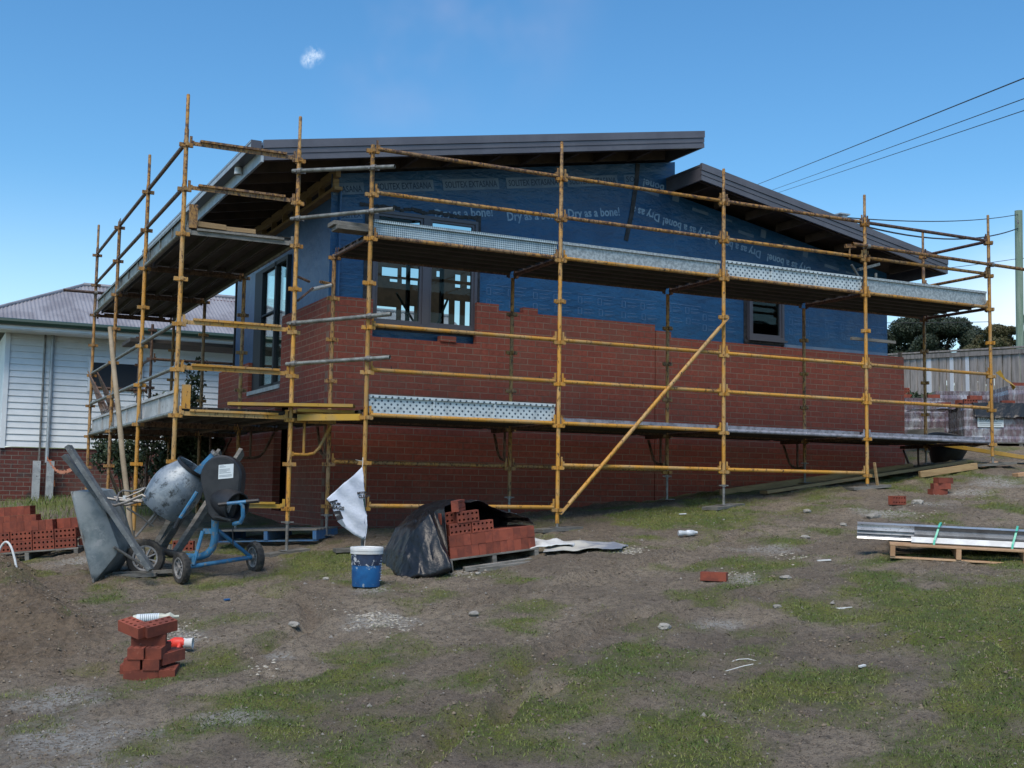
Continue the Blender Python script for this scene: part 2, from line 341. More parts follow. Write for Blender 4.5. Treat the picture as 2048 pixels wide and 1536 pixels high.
MT['print']=mat('pale_blue_print',(.11,.20,.33),(.07,.15,.28),8,.6,0,0)
MT['printbold']=mat('white_blue_print',(.27,.39,.51),(.17,.28,.42),6,.6,0,0)
MT['printbox']=mat('pale_print_panel',(.14,.21,.30),(.09,.155,.25),3,.6,0,0)
MT['printdark']=mat('navy_print',(.008,.035,.09),None,rough=.6,bmp=0)
MT['tape']=mat('black_flashing_tape',(.012,.012,.014),(.035,.035,.04),12,.6,0,.4,30,bd=.02)
MT['frame']=mat('dark_grey_aluminium',(.085,.083,.10),None,rough=.4,metal=.2,bmp=0)
MT['barge']=mat('slate_grey_fascia',(.135,.130,.148),(.11,.106,.122),2,.42,.25,.05,20)
MT['bargewhite']=mat('pale_fascia_back',(.42,.47,.50),(.33,.37,.40),6,.5,.2,.1,30)
MT['timber']=mat('pine_timber',(.40,.27,.13),(.30,.19,.09),4,.75,0,.3,40,.15,stretch=(1,1,8),c3=(.2,.12,.06),lo3=.64,hi3=.72)
MT['paletimber']=mat('new_pallet_timber',(.52,.34,.20),(.40,.23,.12),3,.75,0,.3,40,.15,c3=(.24,.13,.07),lo3=.62,hi3=.74)
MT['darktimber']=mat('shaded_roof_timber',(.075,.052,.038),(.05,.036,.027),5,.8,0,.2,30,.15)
MT['greytimber']=mat('weathered_grey_timber',(.20,.19,.17),(.12,.115,.10),5,.85,0,.4,45,.2,stretch=(1,1,5),c3=(.07,.065,.06))
MT['muddyplank']=mat('mortar_caked_plank',(.13,.145,.15),(.075,.085,.09),7,.8,0,.5,35,.1,c3=(.22,.23,.23))
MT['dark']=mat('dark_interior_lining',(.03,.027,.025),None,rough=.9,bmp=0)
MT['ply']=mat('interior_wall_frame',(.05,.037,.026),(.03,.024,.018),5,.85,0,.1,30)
MT['white']=mat('white_weatherboard_paint',(.80,.84,.86),(.70,.75,.78),1.5,.6,0,.08,30)
MT['corr']=mat('weathered_corrugated_roof',(.31,.31,.335),(.22,.215,.235),2.5,.6,.15,.15,25,c3=(.17,.13,.13),stretch=(1,.3,1),lo3=.6,hi3=.75)
MT['green']=mat('dark_green_gutter',(.02,.05,.035),None,rough=.4,bmp=0)
MT['black']=mat('black_poly_sheet',(.006,.007,.009),(.012,.013,.016),5,.36,0,.5,14,bd=.02)
MT['blackplastic']=mat('dusty_black_plastic',(.009,.010,.013),(.024,.025,.028),4,.5,0,.2,40)
MT['rubber']=mat('muddy_rubber',(.03,.029,.028),(.085,.075,.062),9,.85,0,.4,50,lo=.45,hi=.62)
MT['hub']=mat('grey_hub',(.33,.33,.33),(.2,.195,.19),12,.6,.2,.1,50)
MT['blue']=mat('chipped_blue_paint',(.04,.19,.36),(.035,.13,.25),6,.5,0,.15,40,.1,c3=(.17,.18,.18),lo3=.54,hi3=.62)
MT['drum']=mat('mortar_smeared_drum',(.17,.21,.25),(.31,.35,.38),5,.5,.25,.3,40,lo=.42,hi=.6,c3=(.05,.06,.065),scale3=9,lo3=.52,hi3=.64)
MT['tray']=mat('mortar_stained_tray',(.22,.25,.26),(.13,.165,.18),5,.6,.15,.35,40,c3=(.26,.28,.29),scale3=8,lo3=.55,hi3=.66)
MT['steel']=mat('dull_steel',(.28,.27,.25),(.17,.16,.15),12,.5,.5,.1,60)
MT['paper']=mat('white_label',(.62,.68,.70),None,rough=.6,bmp=0)
MT['ink']=mat('grey_ink',(.16,.2,.23),None,rough=.7,bmp=0)
MT['inkblack']=mat('black_ink',(.015,.015,.018),None,rough=.7,bmp=0)
MT['bag']=mat('white_woven_bag',(.60,.65,.74),(.50,.55,.65),3,.6,0,.5,7,bd=.03)
MT['lid']=mat('white_plastic_lid',(.72,.73,.72),(.60,.60,.58),6,.45,0,.1,30)
MT['bucket']=mat('blue_printed_bucket',(.015,.13,.34),(.012,.075,.22),4,.4,0,.15,30,c3=(.35,.42,.48),scale3=13,lo3=.60,hi3=.66)
MT['bucketdark']=mat('navy_printed_band',(.015,.02,.045),(.03,.05,.10),6,.4,0,.1,30,c3=(.5,.52,.54),scale3=11,lo3=.56,hi3=.6)
MT['orange']=mat('orange_barrier_tape',(.75,.12,.02),(.55,.25,.12),14,.5,0,.1,30)
MT['red']=mat('orange_red_glove_rubber',(.80,.055,.03),(.65,.04,.025),12,.5,0,.3,50)
MT['whitecloth']=mat('white_knit',(.62,.62,.60),None,rough=.9,bmp=.4,bscale=90)
MT['sausage']=mat('cream_plastic_tube',(.55,.55,.46),(.45,.46,.38),9,.4,0,.2,30)
MT['alum']=mat('bright_zinc_flashing',(.66,.67,.68),(.50,.51,.53),5,.34,.6,.2,14,c3=(.2,.2,.21),bd=.01)
MT['darkgalv']=mat('dark_zinc_channel',(.15,.16,.17),(.10,.105,.11),6,.35,.5,.1,30)
MT['strap']=mat('mint_green_strap',(.08,.48,.33),None,rough=.35,bmp=0)
MT['bluepallet']=mat('faded_blue_pallet_paint',(.045,.14,.30),(.10,.17,.24),6,.8,0,.3,40,c3=(.25,.23,.2))
def shrink():
    m,nt,b=newmat('shrink_wrap_over_bricks'); v=coords(nt)
    s=nd(nt,'ShaderNodeSeparateXYZ'); nt.links.new(v,s.inputs[0]); cb=nd(nt,'ShaderNodeCombineXYZ')
    nt.links.new(math_(nt,'ADD',s.outputs['X'],s.outputs['Y']),cb.inputs[0]); nt.links.new(s.outputs['Z'],cb.inputs[1])
    bt=nd(nt,'ShaderNodeTexBrick'); bt.offset=0; nt.links.new(cb.outputs[0],bt.inputs[0]); bt.inputs['Scale'].default_value=1; bt.inputs['Brick Width'].default_value=.078; bt.inputs['Row Height'].default_value=.111; bt.inputs['Mortar Size'].default_value=.006
    bt.inputs['Color1'].default_value=rgb((.16,.11,.13)); bt.inputs['Color2'].default_value=rgb((.20,.15,.17)); bt.inputs['Mortar'].default_value=rgb((.10,.08,.09))
    c=mix(nt,ramp(nt,noise(nt,v,6,6,.7,(1,1,.4)),.42,.66),bt.outputs['Color'],(.40,.42,.46)); nt.links.new(c,b.inputs['Base Color'])
    b.inputs['Roughness'].default_value=.25; b.inputs['Coat Weight'].default_value=.6; b.inputs['Coat Roughness'].default_value=.15
    bump(nt,b,noise(nt,v,9,4,.6,(2,2,.5)),.7,.04); return m
MT['shrink']=shrink()
MT['clear']=mat('clear_plastic_bottle',(.45,.48,.50),(.7,.72,.74),12,.12,0,.2,30)
MT['stone']=mat('pale_mortar_rubble',(.34,.32,.28),(.24,.225,.20),9,.9,0,.5,30,.2)
MT['cardboard']=mat('discarded_board',(.50,.48,.42),(.20,.22,.26),2,.7,0,.3,20)
MT['greypole']=mat('treated_pine_pole',(.17,.25,.19),(.24,.31,.25),3,.85,0,.4,20,stretch=(6,6,.4))
MT['fence']=mat('weathered_paling',(.34,.30,.27),(.21,.19,.17),4,.9,0,.4,40,.22,stretch=(4,4,.5))
MT['whitepaling']=mat('white_painted_paling',(.66,.68,.70),None,rough=.7,bmp=.1)
MT['bark']=mat('dark_bark',(.07,.055,.04),(.04,.033,.026),8,.9,0,.5,20)
MT['leafdark']=mat('dark_conifer_leaf',(.014,.026,.013),(.026,.040,.018),3,.7,0,0,var=0)
MT['leafolive']=mat('olive_leaf',(.045,.052,.014),(.08,.068,.024),2,.7,0,0)
MT['leafshrub']=mat('shrub_leaf',(.022,.045,.020),(.045,.07,.03),3,.6,0,0)
MT['wire']=mat('black_wire',(.02,.02,.025),None,rough=.6,bmp=0)
MT['awning']=mat('dark_blue_blind',(.012,.018,.026),None,rough=.6,bmp=0)
def glassmat(base=.004,nm='window_glass'):
    m,nt,b=newmat(nm); nt.nodes.remove(b); o=nt.nodes['Material Output']
    t=nd(nt,'ShaderNodeBsdfTransparent'); t.inputs[0].default_value=(.80,.86,.84,1); gl=nd(nt,'ShaderNodeBsdfGlossy'); gl.inputs['Roughness'].default_value=.015; gl.inputs[0].default_value=(.9,1,.97,1)
    lw=nd(nt,'ShaderNodeLayerWeight'); lw.inputs[0].default_value=.25; mx=nd(nt,'ShaderNodeMixShader')
    fac=ramp(nt,lw.outputs['Fresnel'],0,1,False); f2=math_(nt,'ADD',math_(nt,'MULTIPLY',fac,.45),base,True)
    nt.links.new(f2,mx.inputs[0]); nt.links.new(t.outputs[0],mx.inputs[1]); nt.links.new(gl.outputs[0],mx.inputs[2]); nt.links.new(mx.outputs[0],o.inputs[0]); return m
MT['glass']=glassmat(); MT['glass2']=glassmat(.22,'brightened_window_glass')  # second glass has added mirror share, only to brighten the side panes
def groundmat():
    m,nt,b=newmat('muddy_ground'); v=coords(nt)
    def at(n):
        a=nd(nt,'ShaderNodeAttribute'); a.attribute_name=n; return a.outputs['Fac']
    nb=noise(nt,v,1.1,6,.7); nf=noise(nt,v,17,8,.8,(1,1,1)); nff=noise(nt,v,70,6,.75)
    c=mix(nt,ramp(nt,nb,.38,.64),(.25,.198,.145),(.375,.305,.225))
    c=mix(nt,ramp(nt,nf,.44,.66),c,(.13,.108,.082))
    c=mix(nt,ramp(nt,nff,.54,.70),c,(.46,.40,.32))
    c=mix(nt,ramp(nt,noise(nt,v,95,4,.7,(1,1,1)),.54,.66),c,(.06,.05,.04))
    c=mix(nt,math_(nt,'MULTIPLY',ramp(nt,noise(nt,v,.45,4,.6),.45,.62),.35),c,(.12,.10,.08))
    sand=mix(nt,ramp(nt,nf,.35,.65),(.27,.20,.135),(.13,.10,.07)); c=mix(nt,at('sand'),c,sand)
    gr=mix(nt,ramp(nt,noise(nt,v,3,4,.6),.38,.62),(.115,.17,.030),(.21,.235,.045)); gr=mix(nt,ramp(nt,nff,.42,.60),gr,(.115,.105,.055))
    gm=math_(nt,'MULTIPLY',at('grass'),ramp(nt,nf,.24,.50)); c=mix(nt,gm,c,gr)
    ch=math_(nt,'MULTIPLY',at('chalk'),ramp(nt,noise(nt,v,30,6,.75),.42,.54)); c=mix(nt,ch,c,(.42,.40,.36))
    vo=nd(nt,'ShaderNodeTexVoronoi'); vo.inputs['Scale'].default_value=11; nt.links.new(v,vo.inputs['Vector'])
    sp=math_(nt,'MULTIPLY',ramp(nt,vo.outputs['Distance'],.13,.08),ramp(nt,noise(nt,v,1.9,3,.6),.52,.60)); c=mix(nt,sp,c,(.40,.38,.34))
    nt.links.new(c,b.inputs['Base Color']); b.inputs['Roughness'].default_value=.92; b.inputs['Specular IOR Level'].default_value=.25
    h=math_(nt,'ADD',math_(nt,'MULTIPLY',nf,.9),math_(nt,'MULTIPLY',nff,.45)); bump(nt,b,h,1.0,.05); return m
MT['ground']=groundmat()
# ------------------------------------------------------------------ ground sheet
def axis_pts(a,b,st,lim):
    c=list(np.arange(a,b+1e-6,st)); x=b; s=st
    while x<lim: s*=1.22; x+=s; c.append(x)
    x=a; s=st
    while x>-lim: s*=1.22; x-=s; c.insert(0,x)
    return np.array(c)
xs=axis_pts(-5.6,11.5,.05,500); ys=axis_pts(-11.6,.6,.05,500)
XX,YY=np.meshgrid(xs,ys,indexing='ij'); ZZ=ghi(XX.ravel(),YY.ravel()).reshape(XX.shape)
nx,ny=XX.shape
me=bpy.data.meshes.new('ground')
me.vertices.add(nx*ny); me.vertices.foreach_set('co',np.stack([XX,YY,ZZ],-1).ravel())
ii,jj=np.meshgrid(np.arange(nx-1),np.arange(ny-1),indexing='ij'); a=(ii*ny+jj).ravel()
Q=np.stack([a,a+ny,a+ny+1,a+1],-1); nf_=len(Q)
me.loops.add(nf_*4); me.loops.foreach_set('vertex_index',Q.ravel()); me.polygons.add(nf_); me.polygons.foreach_set('loop_start',np.arange(nf_)*4); me.polygons.foreach_set('loop_total',np.full(nf_,4))
me.update(); me.polygons.foreach_set('use_smooth',[True]*nf_)
CH=[(-1.26,-5.5,.30),(-2.7,-5.1,.22),(1.9,-4.05,.22),(-3.75,-6.3,.3),(-3.7,-7.3,.42),(-4.0,-8.2,.5),(-2.9,-7.35,.22),(5.6,-3.9,.35),(6.6,-3.7,.3),(7.7,-3.3,.3),(-2.75,-1.0,.5),(-3.3,.9,.6),(8.4,-3.1,.4),(-.9,-4.35,.18),(.15,-3.85,.18),(.9,-7.1,.2),(2.0,-5.9,.2),(3.1,-4.9,.3),(-2.2,-6.05,.12)]
def chalkmask(x,y):
    s=np.zeros_like(x)
    for a_,b_,r_ in CH: s=np.maximum(s,np.exp(-((x-a_)**2+(y-b_)**2)/(r_*r_)))
    return np.clip(s*1.6+(fbm(x*6,y*6,3)-.5)*1.3-.35,0,1)
for nme,fn in (('grass',grassmask),('sand',sandmask),('chalk',chalkmask)):
    at=me.attributes.new(nme,'FLOAT','POINT'); at.data.foreach_set('value',fn(XX.ravel(),YY.ravel()).astype(np.float32))
me.materials.append(MT['ground']); go=bpy.data.objects.new('ground',me); COL.objects.link(go); tag(go,kind='structure')
# grass blades (stuff)
def scatter(n,xr,yr,fn,pw=1.0):
    x=rng.uniform(*xr,n); y=rng.uniform(*yr,n); p=fn(x,y)**pw; k=rng.random(n)<p; return x[k],y[k]
def inview(x,y,m=.06):
    dx=x+4.612; dy=y+14.508; D=dx*math.sin(TH)+dy*math.cos(TH); X=dx*math.cos(TH)-dy*math.sin(TH)
    return (D>4.5)&(np.abs(X/np.maximum(D,.1))<.434+m)
def house(x,y): return (x>0)&(x<9.9)&(y>0)
gm_=mat('grass_blade',(.10,.16,.032),(.21,.23,.06),1.3,.7,0,0); gd_=mat('dry_grass_blade',(.30,.26,.16),(.19,.17,.09),4,.8,0,0)
def blades(name,x,y,hmin,hmax,w,m,label,cat,lean=.6):
    n=len(x); z=ghi(x,y); h=rng.uniform(hmin,hmax,n); a=rng.uniform(0,2*np.pi,n); l=rng.uniform(.1,lean,n)*h; b=rng.uniform(0,2*np.pi,n)
    P=np.stack([x,y,z-.004],-1); dx=np.stack([np.cos(a)*w/2,np.sin(a)*w/2,0*a],-1); top=P+np.stack([np.cos(b)*l,np.sin(b)*l,h],-1); mid=P+np.stack([np.cos(b)*l*.3,np.sin(b)*l*.3,h*.6],-1)
    V=np.stack([P-dx,P+dx,mid+dx*.8,top,mid-dx*.8],1).reshape(-1,3)
    me=bpy.data.meshes.new(name); me.vertices.add(len(V)); me.vertices.foreach_set('co',V.ravel()); me.loops.add(n*5); me.loops.foreach_set('vertex_index',np.arange(n*5)); me.polygons.add(n); me.polygons.foreach_set('loop_start',np.arange(n)*5); me.polygons.foreach_set('loop_total',np.full(n,5)); me.update()
    me.materials.append(m); o=bpy.data.objects.new(name,me); COL.objects.link(o); tag(o,label,cat,kind='stuff'); return o
x,y=scatter(520000,(-5.6,9.5),(-11.4,-.2),grassmask,1.2); k=inview(x,y)&~house(x,y)&(rng.random(len(x))<np.clip(7.5/np.hypot(x+4.6,y+14.5),.35,1)); x,y=x[k],y[k]
blades('grass',x,y,.006,.026,.0045,gm_,'short patchy green grass growing through the trampled mud','grass',1.2)
x,y=scatter(90000,(-5.6,9.5),(-11.4,-.2),lambda x,y:.25+.4*grassmask(x,y)); k=inview(x,y)&~house(x,y); x,y=x[k],y[k]
blades('dry_grass',x,y,.008,.028,.0035,gd_,'dead straw coloured grass stalks lying over the mud','grass',2.2)
x,y=scatter(260000,(-5.6,9.5),(-11.4,-.2),lambda x,y:.25+.75*fbm(x*3+7,y*3,3)); k=inview(x,y)&~house(x,y)&(rng.random(len(x))<np.clip(7.5/np.hypot(x+4.6,y+14.5),.3,1)); x,y=x[k],y[k]
gf_=mat('dead_grass_debris',(.20,.165,.125),(.085,.07,.055),9,.9,0,0,lo=.4,hi=.6)
blades('dead_debris',x,y,.002,.012,.006,gf_,'fine dead stalks and clods littering the bare mud','debris',4)
x,y=scatter(9000,(-5,0.8),(4.5,10.3),lambda x,y:.4+.6*fbm(x*2,y*2)); blades('tall_grass',x,y,.03,.16,.008,gm_,'tall dead grass and weeds along the neighbouring house','grass',.7)
# pebbles (stuff) and countable lumps
def rock_mesh(name,seed,m=None):
    rr_=random.Random(seed); bm=bmesh.new(); bmesh.ops.create_icosphere(bm,subdivisions=2,radius=1)
    for v in bm.verts:
        n=.75+.5*rr_.random()*.6; v.co=Vector((v.co.x*n*1.2,v.co.y*n*.9,v.co.z*n*.55))
    me=bpy.data.meshes.new(name); bm.to_mesh(me); bm.free(); me.materials.append(m or MT['stone']); return me
def peb():
    x,y=scatter(60000,(-5.2,9.6),(-11,-.6),lambda x,y:.05+.95*chalkmask(x,y)); k=inview(x,y)&~house(x,y); x,y=x[k],y[k]; n=len(x); z=ghi(x,y)
    s=rng.uniform(.002,.011,n)*(1+(rng.random(n)<.02)*1.3); B=np.array([(-1,-.3,0),(0,-1,0),(1,-.1,0),(.2,.9,0),(.1,0,.9)],float)
    V=(B[None]*s[:,None,None]*rng.uniform(.6,1.3,(n,5,3))); a=rng.uniform(0,6.28,n); ca,sa=np.cos(a)[:,None],np.sin(a)[:,None]
    V=np.stack([V[...,0]*ca-V[...,1]*sa,V[...,0]*sa+V[...,1]*ca,V[...,2]],-1)+np.stack([x,y,z],-1)[:,None]
    F=np.array([(0,1,4),(1,2,4),(2,3,4),(3,0,4)])[None]+np.arange(n)[:,None,None]*5; nF=n*4
    me=bpy.data.meshes.new('rubble'); me.vertices.add(n*5); me.vertices.foreach_set('co',V.ravel()); me.loops.add(nF*3); me.loops.foreach_set('vertex_index',F.ravel()); me.polygons.add(nF); me.polygons.foreach_set('loop_start',np.arange(nF)*3); me.polygons.foreach_set('loop_total',np.full(nF,3)); me.update()
    me.materials.append(MT['stone']); o=bpy.data.objects.new('rubble',me); COL.objects.link(o); tag(o,'small pale stones and mortar crumbs scattered over the ground','rubble',kind='stuff')
peb()
def lumps(nm,x,y,s0,s1,m,lab,cat,flat=.6):
    n=len(x); z=ghi(x,y); s=rng.uniform(s0,s1,n)**1.0
    ic=[(0,0,1),(.9,0,.3),(.28,.85,.3),(-.72,.53,.3),(-.72,-.53,.3),(.28,-.85,.3),(.72,.53,-.3),(-.28,.85,-.3),(-.9,0,-.3),(-.28,-.85,-.3),(.72,-.53,-.3)]
    B=np.array(ic); V=B[None]*s[:,None,None]*rng.uniform(.65,1.25,(n,11,3))*np.array([1.2,.95,flat]); a=rng.uniform(0,6.28,n); ca,sa=np.cos(a)[:,None],np.sin(a)[:,None]
    V=np.stack([V[...,0]*ca-V[...,1]*sa,V[...,0]*sa+V[...,1]*ca,V[...,2]],-1)+np.stack([x,y,z],-1)[:,None]
    F0_=[(0,1,2),(0,2,3),(0,3,4),(0,4,5),(0,5,1),(1,6,2),(2,7,3),(3,8,4),(4,9,5),(5,10,1),(2,6,7),(3,7,8),(4,8,9),(5,9,10),(1,10,6)]
    F=np.array(F0_)[None]+np.arange(n)[:,None,None]*11; nF=n*15
    me=bpy.data.meshes.new(nm); me.vertices.add(n*11); me.vertices.foreach_set('co',V.ravel()); me.loops.add(nF*3); me.loops.foreach_set('vertex_index',F.ravel()); me.polygons.add(nF); me.polygons.foreach_set('loop_start',np.arange(nF)*3); me.polygons.foreach_set('loop_total',np.full(nF,3)); me.update()
    me.materials.append(m); o=bpy.data.objects.new(nm,me); COL.objects.link(o); tag(o,lab,cat,kind='stuff')
def near_ruts(x,y):
    d=np.full(np.shape(x),9.)
    for P in RUTS: d=np.minimum(d,dist_path(x,y,P))
    return np.clip(np.exp(-((d-.12)/.12)**2)*.5+.8*sandmask(x,y)+.03+.25*(fbm(x*1.5+4,y*1.5)>.60),0,1)
x,y=scatter(30000,(-5.4,8),(-11,-.8),near_ruts); k=inview(x,y)&~house(x,y); x,y=x[k],y[k]
lumps('soil_clods',x,y,.004,.017,mat('dark_soil_clod',(.13,.105,.08),(.22,.175,.125),9,.95,0,.4,60),'dark crumbly soil clods along the ruts and on the sand heap','soil')
xs1=[];ys1=[]
for a_,b_,r_,n_ in ((-1.26,-5.5,.13,300),(-2.72,-5.05,.11,110),(1.95,-4.05,.10,170),(-2.4,-6.3,.06,25),(2.1,-5.75,.09,50),(3.0,-5.4,.10,60),(.25,-4.05,.09,40),(5.9,-3.9,.2,80),(7.7,-3.4,.2,60),(-2.6,.3,.45,160)):
    xs1.append(rng.normal(a_,r_*.9,n_)); ys1.append(rng.normal(b_,r_*1.5,n_))
lumps('mortar_spill',np.concatenate(xs1),np.concatenate(ys1),.003,.019,mat('pale_mortar_crumb',(.42,.385,.32),(.27,.245,.20),9,.9,0,.4,60),'spilled heaps of pale mortar crumbs lying on the mud','mortar',.45)
# ================================================================== HOUSE UNDER CONSTRUCTION
def text_mesh(txt,size,ox,oz,yy,rot,m,name,parent,width=None,depth=.002,plane='front',bold=.0015):
    cu=bpy.data.curves.new('t','FONT'); cu.body=txt; cu.size=size; cu.extrude=depth; cu.resolution_u=2; cu.offset=bold
    o=bpy.data.objects.new('t',cu); COL.objects.link(o); bpy.context.view_layer.update()
    me=bpy.data.meshes.new_from_object(o); bpy.data.objects.remove(o); bpy.data.curves.remove(cu)
    if width:
        xs_=[v.co.x for v in me.vertices]; me.transform(Matrix.Scale(width/(max(xs_)-min(xs_)),4,(1,0,0)))
    M_=Matrix.Translation((ox,yy,oz))@Matrix.Rotation(rot,4,'Y')@Matrix.Rotation(R(90),4,'X')
    if plane=='side': M_=Matrix.Translation((yy,ox,oz))@Matrix.Rotation(R(-90),4,'Z')@Matrix.Rotation(R(90),4,'X')
    off=Vector((0,0,0)); p=parent
    while p is not None: off+=p.location; p=p.parent
    me.transform(Matrix.Translation(-off)@M_); me.materials.clear(); me.materials.append(m); me.name=name
    q=bpy.data.objects.new(name,me); COL.objects.link(q); q.parent=parent; return q
H=empty('house',(0,0,1.0),'unfinished red brick house wrapped in blue sheeting behind yellow scaffolding','house')
def RT(x): return 5.68+.1695*(x+1.23)      # upper roof top
def RL(x): return 6.31-.187*(x-5.27)       # lower roof top
# brick veneer, front (two panels parted by a movement joint) and side
b=MB()
b.prism([(0,.8),(4.985,.8),(4.985,4.03),(3.05,4.03),(3.05,4.03+.0),(2.42,4.03),(2.42,4.116),(2.09,4.116),(2.09,3.54),(.59,3.54),(.59,4.03),(0,4.03)],0,.11)
b.box((2.8,.004,4.031),(3.03,.108,4.107))
b.box((1.55,-.02,3.542),(1.78,.09,3.618))
fb=b.build('brick_wall',MT['wallx'],H); fb['label']='front brick wall left of the movement joint'
b=MB(); b.prism([(5.0,1.1),(9.90,1.1),(9.90,3.86),(5.27,3.86),(5.27,3.944),(5.0,3.944)],0,.11)
fb2=b.build('brick_wall',MT['wallx'],H); fb2['label']='front brick wall right of the movement joint'
b=MB()
Y0=.112
b.prism([(Y0,.7),(1.76,.7),(1.76,2.75),(2.46,2.75),(2.46,.7),(6.2,.7),(6.2,3.52),(4.11,3.52),(4.11,2.99),(2.23,2.99),(2.23,4.03),(Y0,4.03)],0,.11,'x')
b.box((.0,1.762,.7),(.11,2.458,1.22))
sb=b.build('brick_wall',MT['wally'],H); sb['label']='side brick wall facing left'
b=MB(); b.box((9.79,.112,1.2),(9.90,6.2,3.86)); b.box((.112,6.09,.7),(9.788,6.2,2.9)); b.build('brick_wall',MT['wally'],H)['label']='far brick walls'
# brick returns beside the openings are the wall thickness; weep holes
for x in (.86,1.57,2.29,3.06,3.92,4.60,5.95,6.7,7.45,8.3,9.1):
    b=MB(); b.box((x,-.0015,3.085),(x+.012,.02,3.165)); b.build('weep_hole',MT['dark'],H)
# wrap
b=MB(); T0=.15
def col(x0,x1,z0,z1a,z1b): b.prism([(x0,z0),(x1,z0),(x1,z1b),(x0,z1a)],T0,T0+.02)
U=lambda x:RT(x)-.23
col(.03,.6,1.2,U(.03),U(.6)); col(.6,2.12,1.2,3.70,3.70); b.prism([(.6,5.26),(2.12,5.26),(2.12,U(2.12)),(.6,U(.6))],T0,T0+.02)
col(2.12,5.43,1.2,U(2.12),U(5.43)); L_=lambda x:RL(x)-.21
col(5.43,6.78,1.2,L_(5.43),L_(6.78)); col(6.78,7.46,1.2,3.95,3.95); b.prism([(6.78,4.97),(7.46,4.97),(7.46,L_(7.46)),(6.78,L_(6.78))],T0,T0+.02); col(7.46,9.69,1.2,L_(7.46),L_(9.69))
wr=b.build('wall_wrap',MT['wrap'],H); wr['label']='blue sheeting over the front wall'
b=MB(); b.box((5.41,.172,5.9),(5.43,6.1,6.55)); b.box((9.67,.172,2.2),(9.69,6.08,5.25)); b.build('wall_wrap',MT['wrap'],H)
b=MB(); X0,X1=.12,.14
b.box((X0,.05,2.76),(X1,2.25,5.42)); b.box((X0,2.25,2.76),(X1,4.12,3.03)); b.box((X0,2.25,4.98),(X1,4.12,5.42)); b.box((X0,4.12,2.76),(X1,5.55,5.42))
ws=b.build('wall_wrap',MT['wrap_lit'],H); ws['label']='blue sheeting over the side wall, coloured paler for the light on it'
# pleats and loose tape on the wrap
b=MB()
pts=[(4.76,6.46),(4.74,6.2),(4.70,5.95),(4.66,5.7),(4.60,5.45),(4.56,5.27)]
for (a_,c_),(d_,e_) in zip(pts[:-1],pts[1:]): b.bar((a_,.142,c_),(d_,.142,e_),.07,.008,up=(0,1,0))
b.build('flashing_tape',MT['tape'],wr)
b=MB()
for i in range(34):
    x0=.42+i*.052; z=5.315+random.uniform(-.012,.012); b.bar((x0,.14,z+.012*math.sin(i)),(x0+.05,.14,z+random.uniform(-.01,.012)),.012,.035+random.uniform(0,.02),up=(0,0,1))
b.build('flashing_tape',MT['tape'],wr); b=MB(); b.box((.50,.138,3.72),(.60,.150,5.25)); b.build('flashing_tape',MT['tape'],wr); b=MB(); b.box((2.12,.138,3.9),(2.19,.150,5.36)); b.build('flashing_tape',MT['tape'],wr); b=MB(); b.box((6.72,.138,3.85),(6.78,.150,5.0)); b.build('flashing_tape',MT['tape'],wr); b=MB(); b.box((7.46,.138,3.78),(7.50,.150,5.0))
b.build('flashing_tape',MT['tape'],wr); b=MB(); b.box((.60,.136,3.655),(2.12,.150,3.72)); b.build('flashing_tape',MT['tape'],wr); b=MB(); b.box((6.72,.120,3.90),(7.5,.150,3.96))
b.build('flashing_tape',MT['tape'],wr)
# printed lettering
A9=-math.atan(.155)
def rot_rect(b,cx,cz,w,h,ang,y0=.1465,y1=.1499):
    p=[]
    for sx,sz in ((0,0),(w,0),(w,h),(0,h)):
        p.append((cx+sx*math.cos(ang)-sz*math.sin(ang),cz+sx*math.sin(ang)+sz*math.cos(ang)))
    b.prism(p,y0,y1)
AU=-A9; pb=MB()
def dz(x): return 5.49+.157*(x-.63)
for x0 in (.63,1.62,2.59,3.57): rot_rect(pb,x0,dz(x0),.86,.155,AU)
rot_rect(pb,.05,dz(-.35)+.05,.44,.155,AU); rot_rect(pb,4.54,dz(4.54),.20,.155,AU)
rot_rect(pb,.1,5.06,.37,.10,AU)
pb.build('printed_panel',MT['printbox'],wr)
for x0 in (.63,1.62,2.59,3.57):
    text_mesh('SOLITEX EXTASANA',.125,x0+.025,dz(x0)+.040,.1455,A9,MT['printdark'],'lettering',wr,width=.80,depth=.0006)
    text_mesh('Optimum protection against heavy driving conditions',.04,x0+.02,dz(x0)-.055,.149,A9,MT['print'],'lettering',wr,width=.82,bold=0)
text_mesh('XTASANA',.12,.06,dz(-.3)+.075,.1455,A9,MT['printdark'],'lettering',wr,width=.40,depth=.0006)
text_mesh('SOL',.125,4.56,dz(4.56)+.045,.1455,A9,MT['printdark'],'lettering',wr,depth=.0006)
text_mesh('SOLITEX',.088,.115,5.085,.1455,A9,MT['printdark'],'lettering',wr,depth=.0006)
for x0,z0 in ((1.50,5.245),(2.60,5.34),(3.58,5.50)): text_mesh('Dry as a bone!',.175,x0,z0,.149,A9,MT['printbold'],'lettering',wr,width=.88,bold=.004)
for x0,z0,t in ((5.17,5.73,'Dry as a'),(6.10,5.56,'Dry as a bone!'),(7.07,5.37,'Dry as a bone!'),(8.07,5.21,'Dry as a bone!'),(5.36,6.17,'a bone!')):
    text_mesh(t,.17,x0,z0,.149,R(180)+math.atan(.155),MT['printbold'],'lettering',wr,width=.88 if len(t)>9 else .5,bold=.004)
